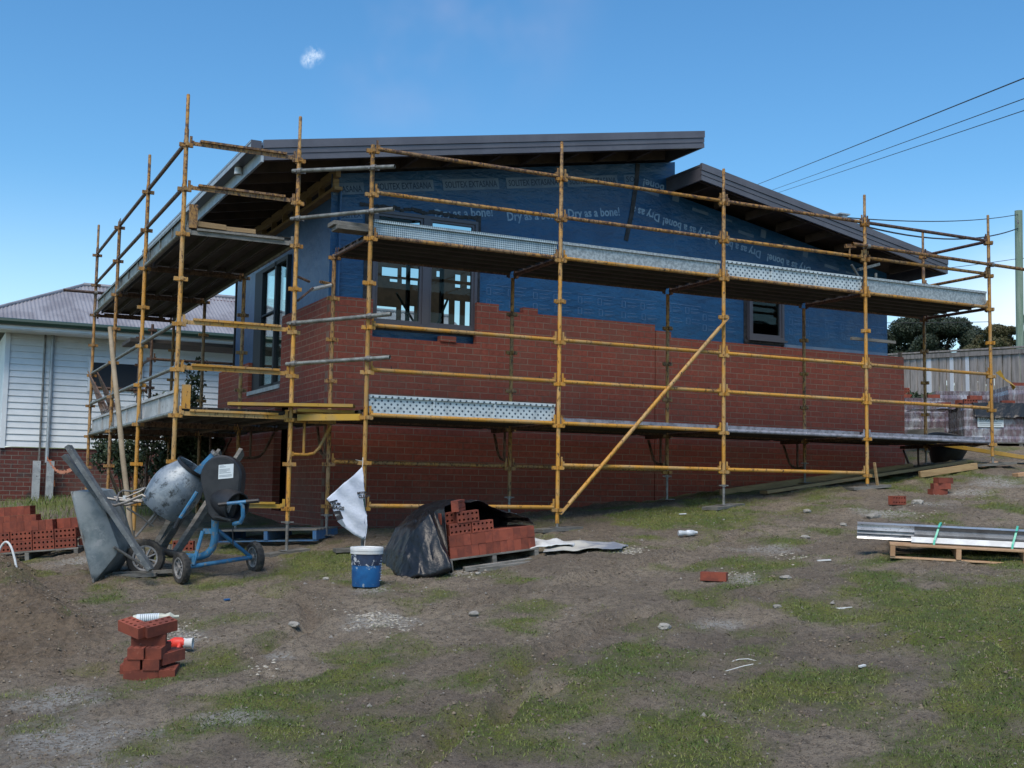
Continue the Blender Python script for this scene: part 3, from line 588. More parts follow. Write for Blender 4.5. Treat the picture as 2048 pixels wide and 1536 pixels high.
def notes(x0,z0,ang,s=1):
    nb_=MB()
    rot_rect(nb_,x0,z0+.16*s,.62*s,.006,ang)
    for k,(a_,c_) in enumerate(((0,.03),(.33,.03),(.0,-.13),(.35,-.13))):
        cx=x0+a_*s; cz=z0+c_*s
        for r_ in ((0,0,.006,.09),(.06,0,.006,.09),(.0,.0,.06,.005),(.0,.09,.06,.005),(.1,.075,.14,.006),(.1,.03,.17,.006),(.1,.012,.12,.005)):
            rot_rect(nb_,cx+r_[0]*s*math.cos(ang),cz+r_[1]*s+r_[0]*s*math.sin(ang),r_[2]*s,r_[3]*s,ang)
    nb_.build('printed_notes',MT['print'],wr)
for x0 in (2.3,3.03,3.76,4.5): notes(x0,4.24,0)
for x0,z0 in ((5.3,4.24),(5.95,4.16),(7.62,4.22),(8.35,4.22),(9.0,4.2)): notes(x0,z0,-.02)
nb_=MB()
for i in range(8): rot_rect(nb_,3.4+.35*i,4.80+.02*math.sin(i*9),.25,.006,.1)
rot_rect(nb_,.12,4.36,.44,.005,.0); rot_rect(nb_,.14,4.30,.30,.004,0); rot_rect(nb_,.14,4.20,.34,.004,0)
nb_.build('printed_notes',MT['print'],wr)
pb=MB()
for x0,z0,w_,h_ in ((4.84,6.05,.30,.045),(5.38,5.98,.12,.12),(5.75,5.87,.30,.045),(6.62,5.62,.30,.045),(7.05,5.60,.10,.13),(7.9,5.38,.10,.10),(8.35,5.26,.3,.045),(6.3,5.8,.2,.03),(7.5,5.53,.22,.03),(8.8,5.2,.2,.03)): pb=MB(); rot_rect(pb,x0,z0,w_,h_,-.16); pb.build('printed_panel',MT['printbox'],wr)
b=MB(); b.box((7.46,.1475,3.862),(9.68,.1499,3.93)); b.build('wrap_edge',MT['printbox'],wr)
text_mesh('Dry as a bone!',.15,1.75,.1185,4.62,0,MT['print'],'lettering',ws,plane='side')
# windows
def window(x0,x1,z0,z1,y,mull,nm):
    w=empty('window',(x0,y,z0)); w.parent=H; w.location=Vector((x0,y,z0))-H.location
    f=MB(); t=.042
    f.box((x0,y-.05,z0),(x0+t,y+.04,z1)); f.box((x1-t,y-.05,z0),(x1,y+.04,z1)); f.box((x0+t,y-.05,z0),(x1-t,y+.04,z0+t)); f.box((x0+t,y-.05,z1-t),(x1-t,y+.04,z1))
    for mx in mull: f.box((mx-.05,y-.052,z0+t),(mx+.05,y+.038,z1-t))
    f.build('frame',MT['frame'],w)
    xs_=[x0+t]+[q for mx in mull for q in (mx-.05,mx+.05)]+[x1-t]
    for i in range(0,len(xs_),2):
        a_,c_=xs_[i],xs_[i+1]; s=MB(); q=.036
        s.box((a_,y-.03,z0+t),(a_+q,y+.02,z1-t)); s.box((c_-q,y-.03,z0+t),(c_,y+.02,z1-t)); s.box((a_+q,y-.03,z0+t),(c_-q,y+.02,z0+t+q)); s.box((a_+q,y-.03,z1-t-q),(c_-q,y+.02,z1-t))
        s.build('sash',MT['frame'],w)
        p=MB(); p.box((a_+q,y-.008,z0+t+q),(c_-q,y-.002,z1-t-q)); p.build('pane',MT['glass'],w)
    s=MB(); s.box((x0-.03,y-.09,z0-.035),(x1+.03,y-.05,z0-.003)); s.build('sill',MT['frame'],w)
    w['label']=nm; return w
window(.6,2.12,3.72,5.25,.12,[1.36],'wide two light front window')
window(6.78,7.46,3.97,4.95,.12,[],'small front window')
# side window (plane x)
w=empty('window',Vector((.1,2.25,3.05))-H.location); w.parent=H; w['label']='tall side window'
f=MB(); z0,z1=3.05,4.96
for ya,yb in ((2.25,2.31),(2.86,2.94),(3.66,4.11)): f.box((.06,ya,z0),(.15,yb,z1))
f.box((.06,2.31,z0),(.15,3.66,z0+.06)); f.box((.06,2.31,z1-.06),(.15,3.66,z1)); f.box((.065,2.94,4.20),(.14,3.66,4.225))
f.build('frame',MT['awning'],w)
for ya,yb in ((2.31,2.86),(2.94,3.66)):
    p=MB(); p.box((.10,ya,z0+.06),(.106,yb,z1-.06)); p.build('pane',MT['glass2'],w)
s=MB(); s.box((-.02,2.24,2.985),(.06,4.10,3.045)); s.build('sill',MT['bargewhite'],w)
# roofs
def roofset(xa,xb,fn,th,name,lab,yend=6.9):
    r=MB(); r.prism([(xa,fn(xa)-.035),(xb,fn(xb)-.035),(xb,fn(xb)),(xa,fn(xa))],-.72,yend)
    if yend<6.8: r.prism([(xa,fn(xa)-.035),(1.7,fn(1.7)-.035),(1.7,fn(1.7)),(xa,fn(xa))],yend,6.9)
    ro=r.build('roof',MT['barge'],H); ro['label']=lab
    # barge capping in three steps on the front edge
    f=MB()
    f.prism([(xa,fn(xa)-.088),(xb,fn(xb)-.088),(xb,fn(xb)+.012),(xa,fn(xa)+.012)],-.77,-.722)
    f.prism([(xa,fn(xa)-.155),(xb,fn(xb)-.155),(xb,fn(xb)-.094),(xa,fn(xa)-.094)],-.757,-.722)
    f.prism([(xa,fn(xa)-.171),(xb,fn(xb)-.171),(xb,fn(xb)-.161),(xa,fn(xa)-.161)],-.750,-.722)
    f.prism([(xa,fn(xa)-.235),(xb,fn(xb)-.235),(xb,fn(xb)-.175),(xa,fn(xa)-.175)],-.757,-.722)
    f.build('barge_board',MT['barge'],ro)
    return ro
ru=roofset(-1.12,5.32,RT,.21,'roof','upper roof rising to the right',4.7)
rl=roofset(5.27,10.13,RL,.2,'roof','lower roof falling to the right')
# end fascias of the lower roof, high end (left) and low end (right), high end of the upper roof
b=MB(); b.box((5.27,-.718,RL(5.27)-.235),(5.30,.148,RL(5.27)-.045)); b.build('fascia',MT['barge'],rl); b=MB(); b.box((10.10,-.718,RL(10.13)-.24),(10.13,6.9,RL(10.13)-.045)); b.build('fascia',MT['barge'],rl)
b=MB(); b.box((5.29,-.718,RT(5.32)-.235),(5.32,4.7,RT(5.32)-.045)); b.build('fascia',MT['barge'],ru)
# gutter and pale fascia on the left eave
b=MB(); b.box((-1.145,-.77,RT(-1.12)-.26),(-1.115,6.9,RT(-1.12)-.10)); b.build('fascia',MT['bargewhite'],ru)
b=MB(); zt=RT(-1.23)+.01
b.box((-1.275,-.775,zt-.11),(-1.268,6.9,zt)); b.box((-1.268,-.775,zt-.11),(-1.147,6.9,zt-.103)); b.box((-1.268,-.775,zt-.103),(-1.147,-.768,zt)); 
b.build('gutter',MT['frame'],ru)
b=MB(); b.box((-1.279,-.775,zt-.03),(-1.276,6.9,zt-.012)); b.box((-1.279,-.775,zt-.108),(-1.276,6.9,zt-.05)); b.build('gutter_face',MT['bargewhite'],ru)
b=MB(); b.lathe([(.001,.0),(.045,.0),(.05,-.09),(.04,-.09),(.035,-.01)],c=(-1.20,.15,zt-.11)); b.build('downpipe_outlet',MT['lid'],ru,smooth=True)
# soffit framing
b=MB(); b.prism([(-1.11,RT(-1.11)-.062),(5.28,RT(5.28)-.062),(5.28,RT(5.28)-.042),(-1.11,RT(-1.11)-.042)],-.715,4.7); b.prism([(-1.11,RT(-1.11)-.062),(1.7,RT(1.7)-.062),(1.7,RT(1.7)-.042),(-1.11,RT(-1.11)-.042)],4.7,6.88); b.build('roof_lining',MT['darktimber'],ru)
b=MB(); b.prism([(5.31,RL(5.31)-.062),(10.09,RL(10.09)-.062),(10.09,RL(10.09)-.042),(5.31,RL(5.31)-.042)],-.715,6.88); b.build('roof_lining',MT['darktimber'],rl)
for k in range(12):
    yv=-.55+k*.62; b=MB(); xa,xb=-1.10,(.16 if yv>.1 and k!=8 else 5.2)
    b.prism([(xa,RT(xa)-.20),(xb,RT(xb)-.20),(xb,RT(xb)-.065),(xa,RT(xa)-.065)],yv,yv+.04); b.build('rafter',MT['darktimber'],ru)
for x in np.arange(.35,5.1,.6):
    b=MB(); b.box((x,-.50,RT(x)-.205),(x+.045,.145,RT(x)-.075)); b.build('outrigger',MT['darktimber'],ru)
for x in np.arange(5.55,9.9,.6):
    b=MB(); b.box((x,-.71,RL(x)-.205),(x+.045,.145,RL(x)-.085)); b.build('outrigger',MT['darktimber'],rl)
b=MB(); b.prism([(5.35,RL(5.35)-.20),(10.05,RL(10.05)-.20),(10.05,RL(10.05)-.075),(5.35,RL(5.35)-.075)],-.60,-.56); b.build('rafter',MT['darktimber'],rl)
b=MB(); b.box((.02,.0,5.425),(.13,6.1,5.47)); b.box((.04,.0,5.60),(.10,6.1,5.72)); b.build('wall_plate',MT['timber'],H)
for k in range(7):
    b=MB(); b.box((.04,.12+k*.6,5.47),(.12,.16+k*.6,5.60)); b.build('blocking',MT['timber'],H)
# interior: floor, back wall framing with open bays, side and end linings, studs
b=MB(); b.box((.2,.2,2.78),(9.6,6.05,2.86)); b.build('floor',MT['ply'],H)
ops=[(2.90,3.23,5.50,5.67),(3.29,3.66,5.51,5.70),(3.06,3.23,5.40,5.46),(3.30,3.64,5.38,5.47),(4.39,4.52,5.54,5.67),(4.64,4.76,5.54,5.67),(4.39,4.52,5.41,5.48),(4.64,4.76,5.41,5.48),
 (4.17,4.29,4.65,5.16),(4.39,4.52,4.65,5.16),(4.61,4.74,4.65,5.16),(4.17,4.29,4.53,4.61),(4.39,4.52,4.53,4.61),(4.61,4.74,4.53,4.61),(2.3,3.22,4.25,4.93),(3.30,3.42,4.55,4.98),(3.46,3.58,4.60,4.98),(.45,.98,3.2,5.3),(1.04,1.42,3.2,5.3),(1.48,1.9,3.2,5.3),(4.0,4.12,5.58,5.70)]
xsb=sorted(set([.2,9.67]+[o[0] for o in ops]+[o[1] for o in ops])); zsb=sorted(set([2.86,5.95]+[o[2] for o in ops]+[o[3] for o in ops]))
b=MB()
for i in range(len(xsb)-1):
    run=None
    for j in range(len(zsb)-1):
        cx=(xsb[i]+xsb[i+1])/2; cz=(zsb[j]+zsb[j+1])/2
        solid=not any(o[0]<cx<o[1] and o[2]<cz<o[3] for o in ops)
        if solid: run=run if run is not None else zsb[j]
        if (not solid or j==len(zsb)-2) and run is not None:
            b.box((xsb[i],6.0,run),(xsb[i+1],6.06,zsb[j+1] if solid else zsb[j])); run=None
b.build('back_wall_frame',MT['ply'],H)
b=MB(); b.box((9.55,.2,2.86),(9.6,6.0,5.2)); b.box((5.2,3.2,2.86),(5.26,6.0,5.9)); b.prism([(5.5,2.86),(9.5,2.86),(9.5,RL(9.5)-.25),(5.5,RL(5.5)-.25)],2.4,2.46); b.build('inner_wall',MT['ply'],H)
for x,z1 in ((.22,5.3),(2.3,5.6),(2.9,5.7),(3.5,5.8),(4.1,5.9),(4.7,6.0),(5.35,6.1),(6.0,5.8),(6.6,5.7),(7.6,5.5),(8.2,5.4),(8.8,5.2)):
    b=MB(); b.box((x,.175,2.86),(x+.045,.265,z1)); b.build('stud',MT['timber'],H)
for y in (1.0,1.7,4.3,4.9,5.5):
    b=MB(); b.box((.15,y,2.86),(.24,y+.045,5.42)); b.build('stud',MT['timber'],H)
for x,y in ((1.2,3.4),(1.8,3.4),(2.4,3.4),(3.0,3.4),(3.6,3.4),(4.2,3.4)):
    b=MB(); b.box((x,y,2.86),(x+.045,y+.09,5.5)); b.build('stud',MT['ply'],H)
for p,q in (((1.2,1.6,4.9),(2.6,3.3,5.25)),((1.9,2.6,4.6),(2.4,2.62,3.9)),((2.6,2.2,4.5),(2.35,2.2,3.9)),((.9,1.0,5.1),(1.9,1.1,5.3))):
    b=MB(); b.tube([p,q],.018); b.build('prop',MT['steel'],H)
# understorey behind the narrow side opening
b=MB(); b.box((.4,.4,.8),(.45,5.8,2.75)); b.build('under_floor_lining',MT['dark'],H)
b=MB(); b.box((8.06,-.60,RL(8.1)+.02),(8.16,-.50,RL(8.1)+.15)); b.box((8.0,-.62,RL(8.1)+.15),(8.2,-.48,RL(8.1)+.17)); b.build('cable_bracket',MT['bargewhite'],rl)
# loose bricks left on the wall tops: none beyond the course ends
# ================================================================== NEIGHBOURING HOUSE
Nh=empty('neighbour_house',(-3,10.5,1.2),'white weatherboard cottage with a grey corrugated roof at the far left','house')
b=MB(); XA,XB=-3.22,6.4
nbd=18; h=(4.50-2.25)/nbd
for k in range(nbd):
    z=2.25+k*h; b.prism([(10.515,z),(10.55,z),(10.55,z+h),(10.535,z+h)],XA+.09,XB,'x')
b.build('weatherboards',MT['white'],Nh)
b=MB(); b.box((XA,10.495,2.22),(XA+.088,10.56,4.5)); b.box((XA,10.56,2.22),(XA+.04,16,4.5)); b.build('corner_board',MT['white'],Nh)
b=MB(); b.box((XA+.02,10.55,.6),(XB,10.75,2.235)); b.box((XA+.02,10.75,.6),(XA+.2,16,2.235)); b.build('brick_base',MT['oldbrick'],Nh)
b=MB(); b.box((XA-.45,9.93,4.50),(XB+.3,9.955,4.575)); b.box((XA-.45,9.955,4.48),(XB+.3,10.55,4.50)); b.build('fascia',MT['white'],Nh)
b=MB(); b.tube([(XA-.55,9.88,4.63),(XB+.3,9.88,4.63)],.065,8); b.build('gutter',MT['green'],Nh)
# corrugated hip roof
EU,EV,EZ=-3.95,9.86,4.66; VR=12.17; ZR=5.80; 
def corr_tri():
    vs=[];fs=[]; n=int((XB+.6-EU)/.019)
    rows=10
    for i in range(n):
        x=EU+i*.019; top=min(VR,EV+(x-EU)) if x-EU<VR-EV else VR
        for j in range(rows+1):
            y=EV+(top-EV)*j/rows; z=EZ+(y-EV)*(ZR-EZ)/(VR-EV)+.012*math.sin(2*math.pi*x/.076)
            vs.append((x,y,z))
    for i in range(n-1):
        for j in range(rows): a_=i*(rows+1)+j; fs.append((a_,a_+rows+1,a_+rows+2,a_+1))
    return vs,fs
vs,fs=corr_tri(); b=MB(); b.add(vs,fs)
nr=b.build('roof',MT['corr'],Nh,smooth=False,recalc=False); nr.data.polygons.foreach_set('use_smooth',[True]*len(nr.data.polygons))
b=MB(); b.add([(EU,EV,EZ-.01),(EU+2.31,VR,ZR-.01),(EU+2.31,VR+.02,ZR-.01),(EU,16,EZ-.01)],[(0,1,2,3)]); b.add([(EU+2.31,VR,ZR-.02),(XB+.6,VR,ZR-.02),(XB+.6,15,EZ),(EU,15,EZ)],[(0,1,2,3)]); b.build('roof_back',MT['corr'],nr)
b=MB(); b.tube([(EU,EV,EZ+.02),(EU+2.31,VR,ZR+.015)],.035,8); b.tube([(EU+2.31,VR,ZR+.02),(XB+.6,VR,ZR+.02)],.045,8); b.build('ridge_capping',MT['corr'],nr,smooth=True)
b=MB(); b.box((1.0,11.95,5.62),(3.4,12.0,5.70)); b.build('flashing',mat('maroon_flashing',(.10,.02,.025),None,bmp=0),nr)
b=MB(); b.lathe([(.03,0),(.03,.22),(.07,.24),(.07,.30),(.001,.33)],c=(.95,12.17,5.8),n=12); b.build('vent_pipe',MT['steel'],nr,smooth=True)
# window with blind
b=MB(); b.box((-1.66,10.47,3.99),(-.60,10.514,4.10)); b.box((-1.66,10.47,3.40),(-1.58,10.514,3.99)); b.box((-.68,10.47,3.40),(-.60,10.514,3.99)); wf=b.build('window',MT['white'],Nh)
b=MB(); b.box((-1.58,10.48,3.45),(-.68,10.51,3.99)); b.build('pane',MT['awning'],wf)
# downpipes
b=MB(); b.tube([(-2.50,10.47,1.95),(-2.50,10.47,4.5)],.02,8); b.build('downpipe',MT['steel'],Nh)
b=MB(); b.tube([(-2.36,10.46,1.95),(-2.36,10.46,4.5)],.034,8); b.build('downpipe',MT['bargewhite'],Nh)
for x in (-2.55,-2.30):
    t=x; b=MB(); zz=gz(t,10.3); 
    b.box((t-.07,10.30,zz-.05),(t-.062,10.42,1.98)); b.box((t+.062,10.30,zz-.05),(t+.07,10.42,1.98)); b.box((t-.062,10.30,zz-.05),(t+.062,10.306,1.98))
    o=b.build('flashing_length',MT['alum'],loc=(t,10.36,zz)); tag(o,'upright zinc channel leaning at the foot of the neighbour\'s '+('thin grey' if x<-2.4 else 'white')+' downpipe','metal channel','zinc channels beside the cottage')
# orange tape tied from the downpipe towards the wheelbarrow
b=MB(); prev=None
P0=Vector((-2.36,10.40,2.05)); P1=Vector((-3.15,-1.95,1.78))
n=26
for i in range(n):
    t0=i/n; t1=(i+1)/n
    f_=lambda t:P0.lerp(P1,t)+Vector((0,0,-.18*math.sin(math.pi*t)))
    a_,c_=f_(t0),f_(t1); tw=Vector((0,.3*math.sin(i*1.3),math.cos(i*1.3))).normalized()*.03
    b.add([a_-tw,c_-tw*.6,c_+tw*.6,a_+tw],[(0,1,2,3)]); b.add([a_-tw+Vector((.004,0,0)),c_-tw*.6+Vector((.004,0,0)),c_+tw*.6+Vector((.004,0,0)),a_+tw+Vector((.004,0,0))],[(3,2,1,0)])
for k in range(5):
    a_=P0+Vector((.02*k,-.03,-.05-.1*k)); b.add([a_,a_+Vector((.08,0,.01)),a_+Vector((.09,0,-.12)),a_+Vector((-.01,.02,-.11))],[(0,1,2,3)])
tag(b.build('barrier_tape',MT['orange'],loc=tuple(P0),recalc=False),'twisted orange barrier tape knotted to the neighbour\'s downpipe and running to the wheelbarrow','tape')
# ================================================================== SCAFFOLD
HF,HL,PP=5.305,5.285,.495
zF=lambda k:HF-PP*k
zL=lambda k:HL-PP*k
FX=[-.28+2.4*i for i in range(5)]; FY=-2.287; GY=-1.017
LX,MX=-2.177,-.907; LY=[-1.558+2.4*i for i in range(4)]
SF=empty('scaffold',(FX[0],FY,gz(FX[0],FY)),'yellow tube scaffold of four bays standing along the front brick wall','scaffold')
SL=empty('scaffold',(LX,LY[0],gz(LX,LY[0])),'rusty tube scaffold of three bays standing along the left side wall','scaffold')
def collar_mesh(name,m):
    b=MB()
    for a in range(4):
        A=Matrix.Rotation(a*math.pi/2,4,'Z'); 
        b.box((.026,-.017,-.018),(.074,-.012,.024),A); b.box((.026,.012,-.018),(.074,.017,.024),A); b.box((.070,-.012,-.018),(.075,.012,.024),A)
    b.lathe([(.027,-.02),(.031,-.02),(.031,.02),(.027,.02)],n=10)
    me=bpy.data.meshes.new(name); me.from_pydata([tuple(v) for v in b.v],[],b.f); me.materials.append(m); return me
CM={k:collar_mesh('rosette',MT[k]) for k in ('yellow','yellow2','rust')}
def standard(root,x,y,zb,zt,ztube,zn,mk,jack=True,spig=.3):
    b=MB()
    if spig: b.tube([(x,y,ztube),(x,y,zt-spig-.02),(x,y,zt-spig),(x,y,zt-.01),(x,y,zt)],.024,12,rs=[.0245,.0245,.019,.019,.014])
    else: b.tube([(x,y,ztube),(x,y,zt)],.0245,12)
    s=b.build('standard',MT[mk],root,smooth=True)
    for z in zn:
        if ztube+.03<z<zt-(.42 if spig>.35 else .02):
            o=bpy.data.objects.new('rosette',CM[mk]); COL.objects.link(o); o.parent=s; o.location=Vector((x,y,z))-root.location
    j=MB(); j.tube([(x,y,zb+.008),(x,y,ztube+.02)],.017,10)
    if ztube-zb>.12: j.box((x-.07,y-.008,ztube-.02),(x+.07,y+.008,ztube-.005)); j.lathe([(.03,ztube-.03-zb),(.03,ztube-zb)],c=(x,y,zb),n=10)
    j.box((x-.075,y-.075,zb),(x+.075,y+.075,zb+.008)); j.build('base_jack',MT['steel'],s)
    return s
zall=lambda f:[f(k) for k in range(-2,10)]
def soleboard(x,y,rz,l=.55,w=.22,lab='sole board'):
    z=gz(x,y)+.012; o=empty
    b=MB(); b.box((-l/2,-w/2,-.02),(l/2,w/2,.018)); q=b.build('sole_board',MT['greytimber'],loc=None,world=False); 
    q.location=(x,y,z); nx_=(gz(x+.2,y)-gz(x-.2,y))/.4; q.rotation_euler=(0,-math.atan(nx_*.7),rz); tag(q,lab,'board','timber boards under the scaffold feet'); return z+.018
fz=[]
ftube=[1.0,None,None,None,None]
names=['below the white bag','beside the curled board','under the leaning diagonal brace\'s upper end','in front of the long yellow timbers','next to the sloping yellow plank']
for i,x in enumerate(FX):
    zb=soleboard(x,FY,random.uniform(-.5,.9),.6,.24,'grey timber board under the front scaffold foot '+names[i])
    zt=[5.38,5.77,5.77,5.73,5.73][i]; lift=[.10,.05,.26,.03,.10][i]
    standard(SF,x,FY,zb,zt,zb+lift,zall(zF),'yellow' if i in(1,3,4) else 'yellow',True,[.0,.3,.3,.3,.3][i])
gtop=[4.36,4.30,4.30,4.30,5.72]
for i,x in enumerate(FX):
    zb=gz(x,GY)+.03; lift=[.25,.22,.33,.3,.2][i]
    standard(SF,x,GY,zb,gtop[i],zb+lift,zall(zF),'yellow2',True,.3 if i==4 else 0)
ltop=[5.86,5.78,5.38,5.80]
for i,y in enumerate(LY):
    zb=gz(LX,y)+.02
    standard(SL,LX,y,zb,ltop[i],zb+.12,zall(zL),['yellow','yellow','yellow2','yellow2'][i],True,.38 if i!=2 else 0)
mtop=[5.81,4.36,4.36,4.36]
for i,y in enumerate(LY):
    zb=gz(MX,y)+.03
    standard(SL,MX,y,zb,mtop[i],zb+.33 if i==0 else zb+.1,zall(zL),['yellow','yellow2','yellow2','yellow2'][i],True,.38 if i==0 else 0)
zb=soleboard(MX,LY[0],.2,.5,.2,'grey timber board under the corner scaffold foot right of the mixer')
def ledger(root,p,q,m='yellow',name='ledger',r=.0235,off=.055):
    p=Vector(p);q=Vector(q);d=(q-p).normalized(); a=p+d*off; c=q-d*off
    b=MB(); b.tube([a,c],r,10)
    for e,s in ((a,1),(c,-1)):
        b.bar(e+d*s*.012-Vector((0,0,.045)),e+d*s*.012+Vector((0,0,.045)),.03,.028,up=d)
        b.bar(e-d*s*.004-Vector((0,0,.055)),e-d*s*.004+Vector((0,0,.10)),.008,.024,up=d)
    return b.build(name,MT[m],root,smooth=True)
ym=['yellow','yellow2']
for k in (0,1,2,4,5,6):
    for i in range(4):
        m='yellow2' if (k in(0,2) and i in (0,2)) or (k==1 and i==1) else 'yellow'
        if k==6 and i>1: m='dustydeck'
        if k==0 and i==3: m='rust'
        ledger(SF,(FX[i],FY,zF(k)+.035),(FX[i+1],FY,zF(k)+.035),m)
for i in (1,2): ledger(SF,(FX[i],FY,zF(7)+.035),(FX[i+1],FY,zF(7)+.035))
ledger(SF,(FX[0],FY,zF(8)+.035),(FX[1],FY,zF(8)+.035))
for k in (2,6):
    for i in range(4): ledger(SF,(FX[i],GY,zF(k)+.035),(FX[i+1],GY,zF(k)+.035),'rust')
for i in (0,1): ledger(SF,(FX[i],GY,zF(7)+.035),(FX[i+1],GY,zF(7)+.035),'yellow2')
for k in (2,6):
    for i in range(5): ledger(SF,(FX[i],FY,zF(k)+.02),(FX[i],GY,zF(k)+.02),'rust','transom')
ledger(SF,(FX[4],FY,zF(0)+.03),(FX[4],GY,zF(0)+.03),'rust','end_guardrail'); ledger(SF,(FX[4],FY,zF(1)+.03),(FX[4],GY,zF(1)+.03),'yellow2','end_guardrail')
for k in (0,1,2,4,5,6):
    for i in range(3): ledger(SL,(LX,LY[i],zL(k)+.035),(LX,LY[i+1],zL(k)+.035),'galv' if k in(2,4,5,6) else 'rust')
for k in (2,6):
    for i in range(3): ledger(SL,(MX,LY[i],zL(k)+.035),(MX,LY[i+1],zL(k)+.035),'galv' if k==2 else 'rust')
def transom(root,p,q,m,h=.045):
    p=Vector(p);q=Vector(q);d=(q-p).normalized(); a=p+d*.05;c=q-d*.05
    b=MB(); b.bar(a,c,.006,h); b.bar(a+d*.10+Vector((0,0,h/2+.012)),c-d*.10+Vector((0,0,h/2+.012)),.055,.024)
    for e,s in ((a,1),(c,-1)): b.bar(e-Vector((0,0,.05)),e+Vector((0,0,.08)),.01,.03,up=d); b.bar(e+d*s*.02-Vector((0,0,.01)),e+d*s*.02+Vector((0,0,.03)),.03,.03,up=d)
    return b.build('transom',MT[m],root)
for k,m in ((0,'yellow2'),(1,'yellow2'),(4,'yellow'),(5,'yellow'),(6,'yellow')): transom(SL,(LX,LY[0],zL(k)+.03),(MX,LY[0],zL(k)+.03),m)
transom(SL,(LX,LY[0],zL(2)+.03),(MX,LY[0],zL(2)+.03),'greytimber',.05)
transom(SL,(MX-.75,LY[0]+.02,zL(8)+.03),(MX,LY[0],zL(8)+.03),'yplank')
for k in (2,6):
    for i in (1,2,3): transom(SL,(LX,LY[i],zL(k)+.0),(MX,LY[i],zL(k)+.0),'rust')
# planks
def plank(root,a,c,z,w=.225,m='deck'):   # a,c plan endpoints of centreline
    a=Vector((a[0],a[1],z)); c=Vector((c[0],c[1],z)); d=(c-a).normalized(); s=d.cross(Vector((0,0,1))); b=MB()
    b.bar(a,c,w,.004)
    for o in (-1,1): b.bar(a+s*o*(w/2-.012)-Vector((0,0,.036)),c+s*o*(w/2-.012)-Vector((0,0,.036)),.022,.068)
    for e,t in ((a,1),(c,-1)): b.bar(e+d*t*.02-s*(w/2-.006)-Vector((0,0,.03)),e+d*t*.02+s*(w/2-.006)-Vector((0,0,.03)),.003,.05)
    return b.build('deck_plank',MT[m],root)
for k in (2,6):
    zt=zF(k)+.105
    for i in range(4):
        for j in range(5):
            y=FY+.085+.1225+j*.245*.97
            plank(SF,(FX[i]+.04,y),(FX[i+1]-.04,y),zt,m='dustydeck' if (k==6 and j==0 and i>0) else 'deck')
    if k==6:
        for i in range(4):
            for j in range(3): plank(SF,(FX[i]+.04,GY+.17+j*.24),(FX[i+1]-.04,GY+.17+j*.24),zt)
for k in (2,6):
    zt=zL(k)+.105
    for i in range(3):
        for j in range(5):
            x=LX+.085+.1225+j*.245*.97
            plank(SL,(x,LY[i]+(.06 if i==0 else .04)),(x,LY[i+1]-.04),zt)
        if k==6:
            for j in range(3): plank(SL,(MX+.17+j*.24,LY[i]+.2),(MX+.17+j*.24,LY[i+1]-.04),zt)
# corner infill planks
for p,q,dz_ in (((-1.55,-1.35),(-.30,-1.95),.165),((-.86,-1.62),(-.24,-1.75),.11),((-.86,-1.42),(-.30,-1.15),.11)):
    b=MB(); a_=Vector((p[0],p[1],zL(6)+dz_)); c_=Vector((q[0],q[1],zL(6)+dz_)); b.bar(a_,c_,.225,.035); b.build('infill_plank',MT['yplank'],SL)
b=MB(); b.bar((-.84,-1.63,zL(6)+.03),(-.31,-2.22,zL(6)+.03),.05,.07); b.build('transom',MT['yplank'],SL)
# toe boards
def toe(root,p,q,z0,h,m,stiff=()):
    p=Vector(p);q=Vector(q);d=(q-p).normalized(); L=(q-p).length; s=d.cross(Vector((0,0,1)))
    me=MB(); me.box((0,-.003,0),(L,.003,h)); me.box((0,-.028,h),(L,.012,h+.012)); me.box((0,-.028,h-.02),(L,-.0255,h)); me.box((0,-.022,-.004),(L,.012,-.0)) 
    for t in stiff: me.box((L*t-.012,-.020,0.001),(L*t+.012,-.003,h-.001))
    me.box((0,-.012,0.001),(.05,-.0035,h-.001)); me.box((L-.05,-.012,.001),(L,-.0035,h-.001))
    o=me.build('toe_board',MT[m],root,world=False); 
    off=Vector((p.x,p.y,z0))-root.location; o.location=off; o.rotation_euler=(0,0,math.atan2(d.y,d.x)); return o
tz=zF(2)+.085
toe(SF,(FX[0]+.05,FY+.05,0),(FX[1]-.03,FY+.05,0),tz-.035,.172,'checker')
toe(SF,(FX[1]+.04,FY+.05,0),(FX[2]-.03,FY+.05,0),tz-.035,.18,'galvsheet')
toe(SF,(FX[2]+.04,FY+.05,0),(FX[3]-.03,FY+.05,0),tz-.035,.20,'perf',(.33,.66))
toe(SF,(FX[3]+.04,FY+.05,0),(FX[4]-.03,FY+.05,0),tz-.035,.21,'galvsheet')
toe(SF,(FX[0]+.05,FY+.05,0),(FX[1]-.03,FY+.05,0),zF(6)+.05,.20,'perf',(.33,.66))
for i in range(3): toe(SL,(LX+.05,LY[i+1]-.03,0),(LX+.05,LY[i]+.05,0),zL(2)+.05,.20,'galv',(.33,.66))
for i in range(3): toe(SL,(LX+.05,LY[i+1]-.03,0),(LX+.05,LY[i]+.05,0),zL(6)+.05,.235,'toelight',(.5,))
# toe board stops at the front corner post
b=MB(); b.box((LX+.06,LY[0]-.02,zL(2)+.08),(LX+.15,LY[0]+.02,zL(2)+.34)); b.build('toe_board_bracket',MT['yellow2'],SL)
b=MB(); b.box((LX+.06,LY[0]-.02,zL(6)+.08),(LX+.15,LY[0]+.02,zL(6)+.34)); b.build('toe_board_bracket',MT['yellow'],SL)
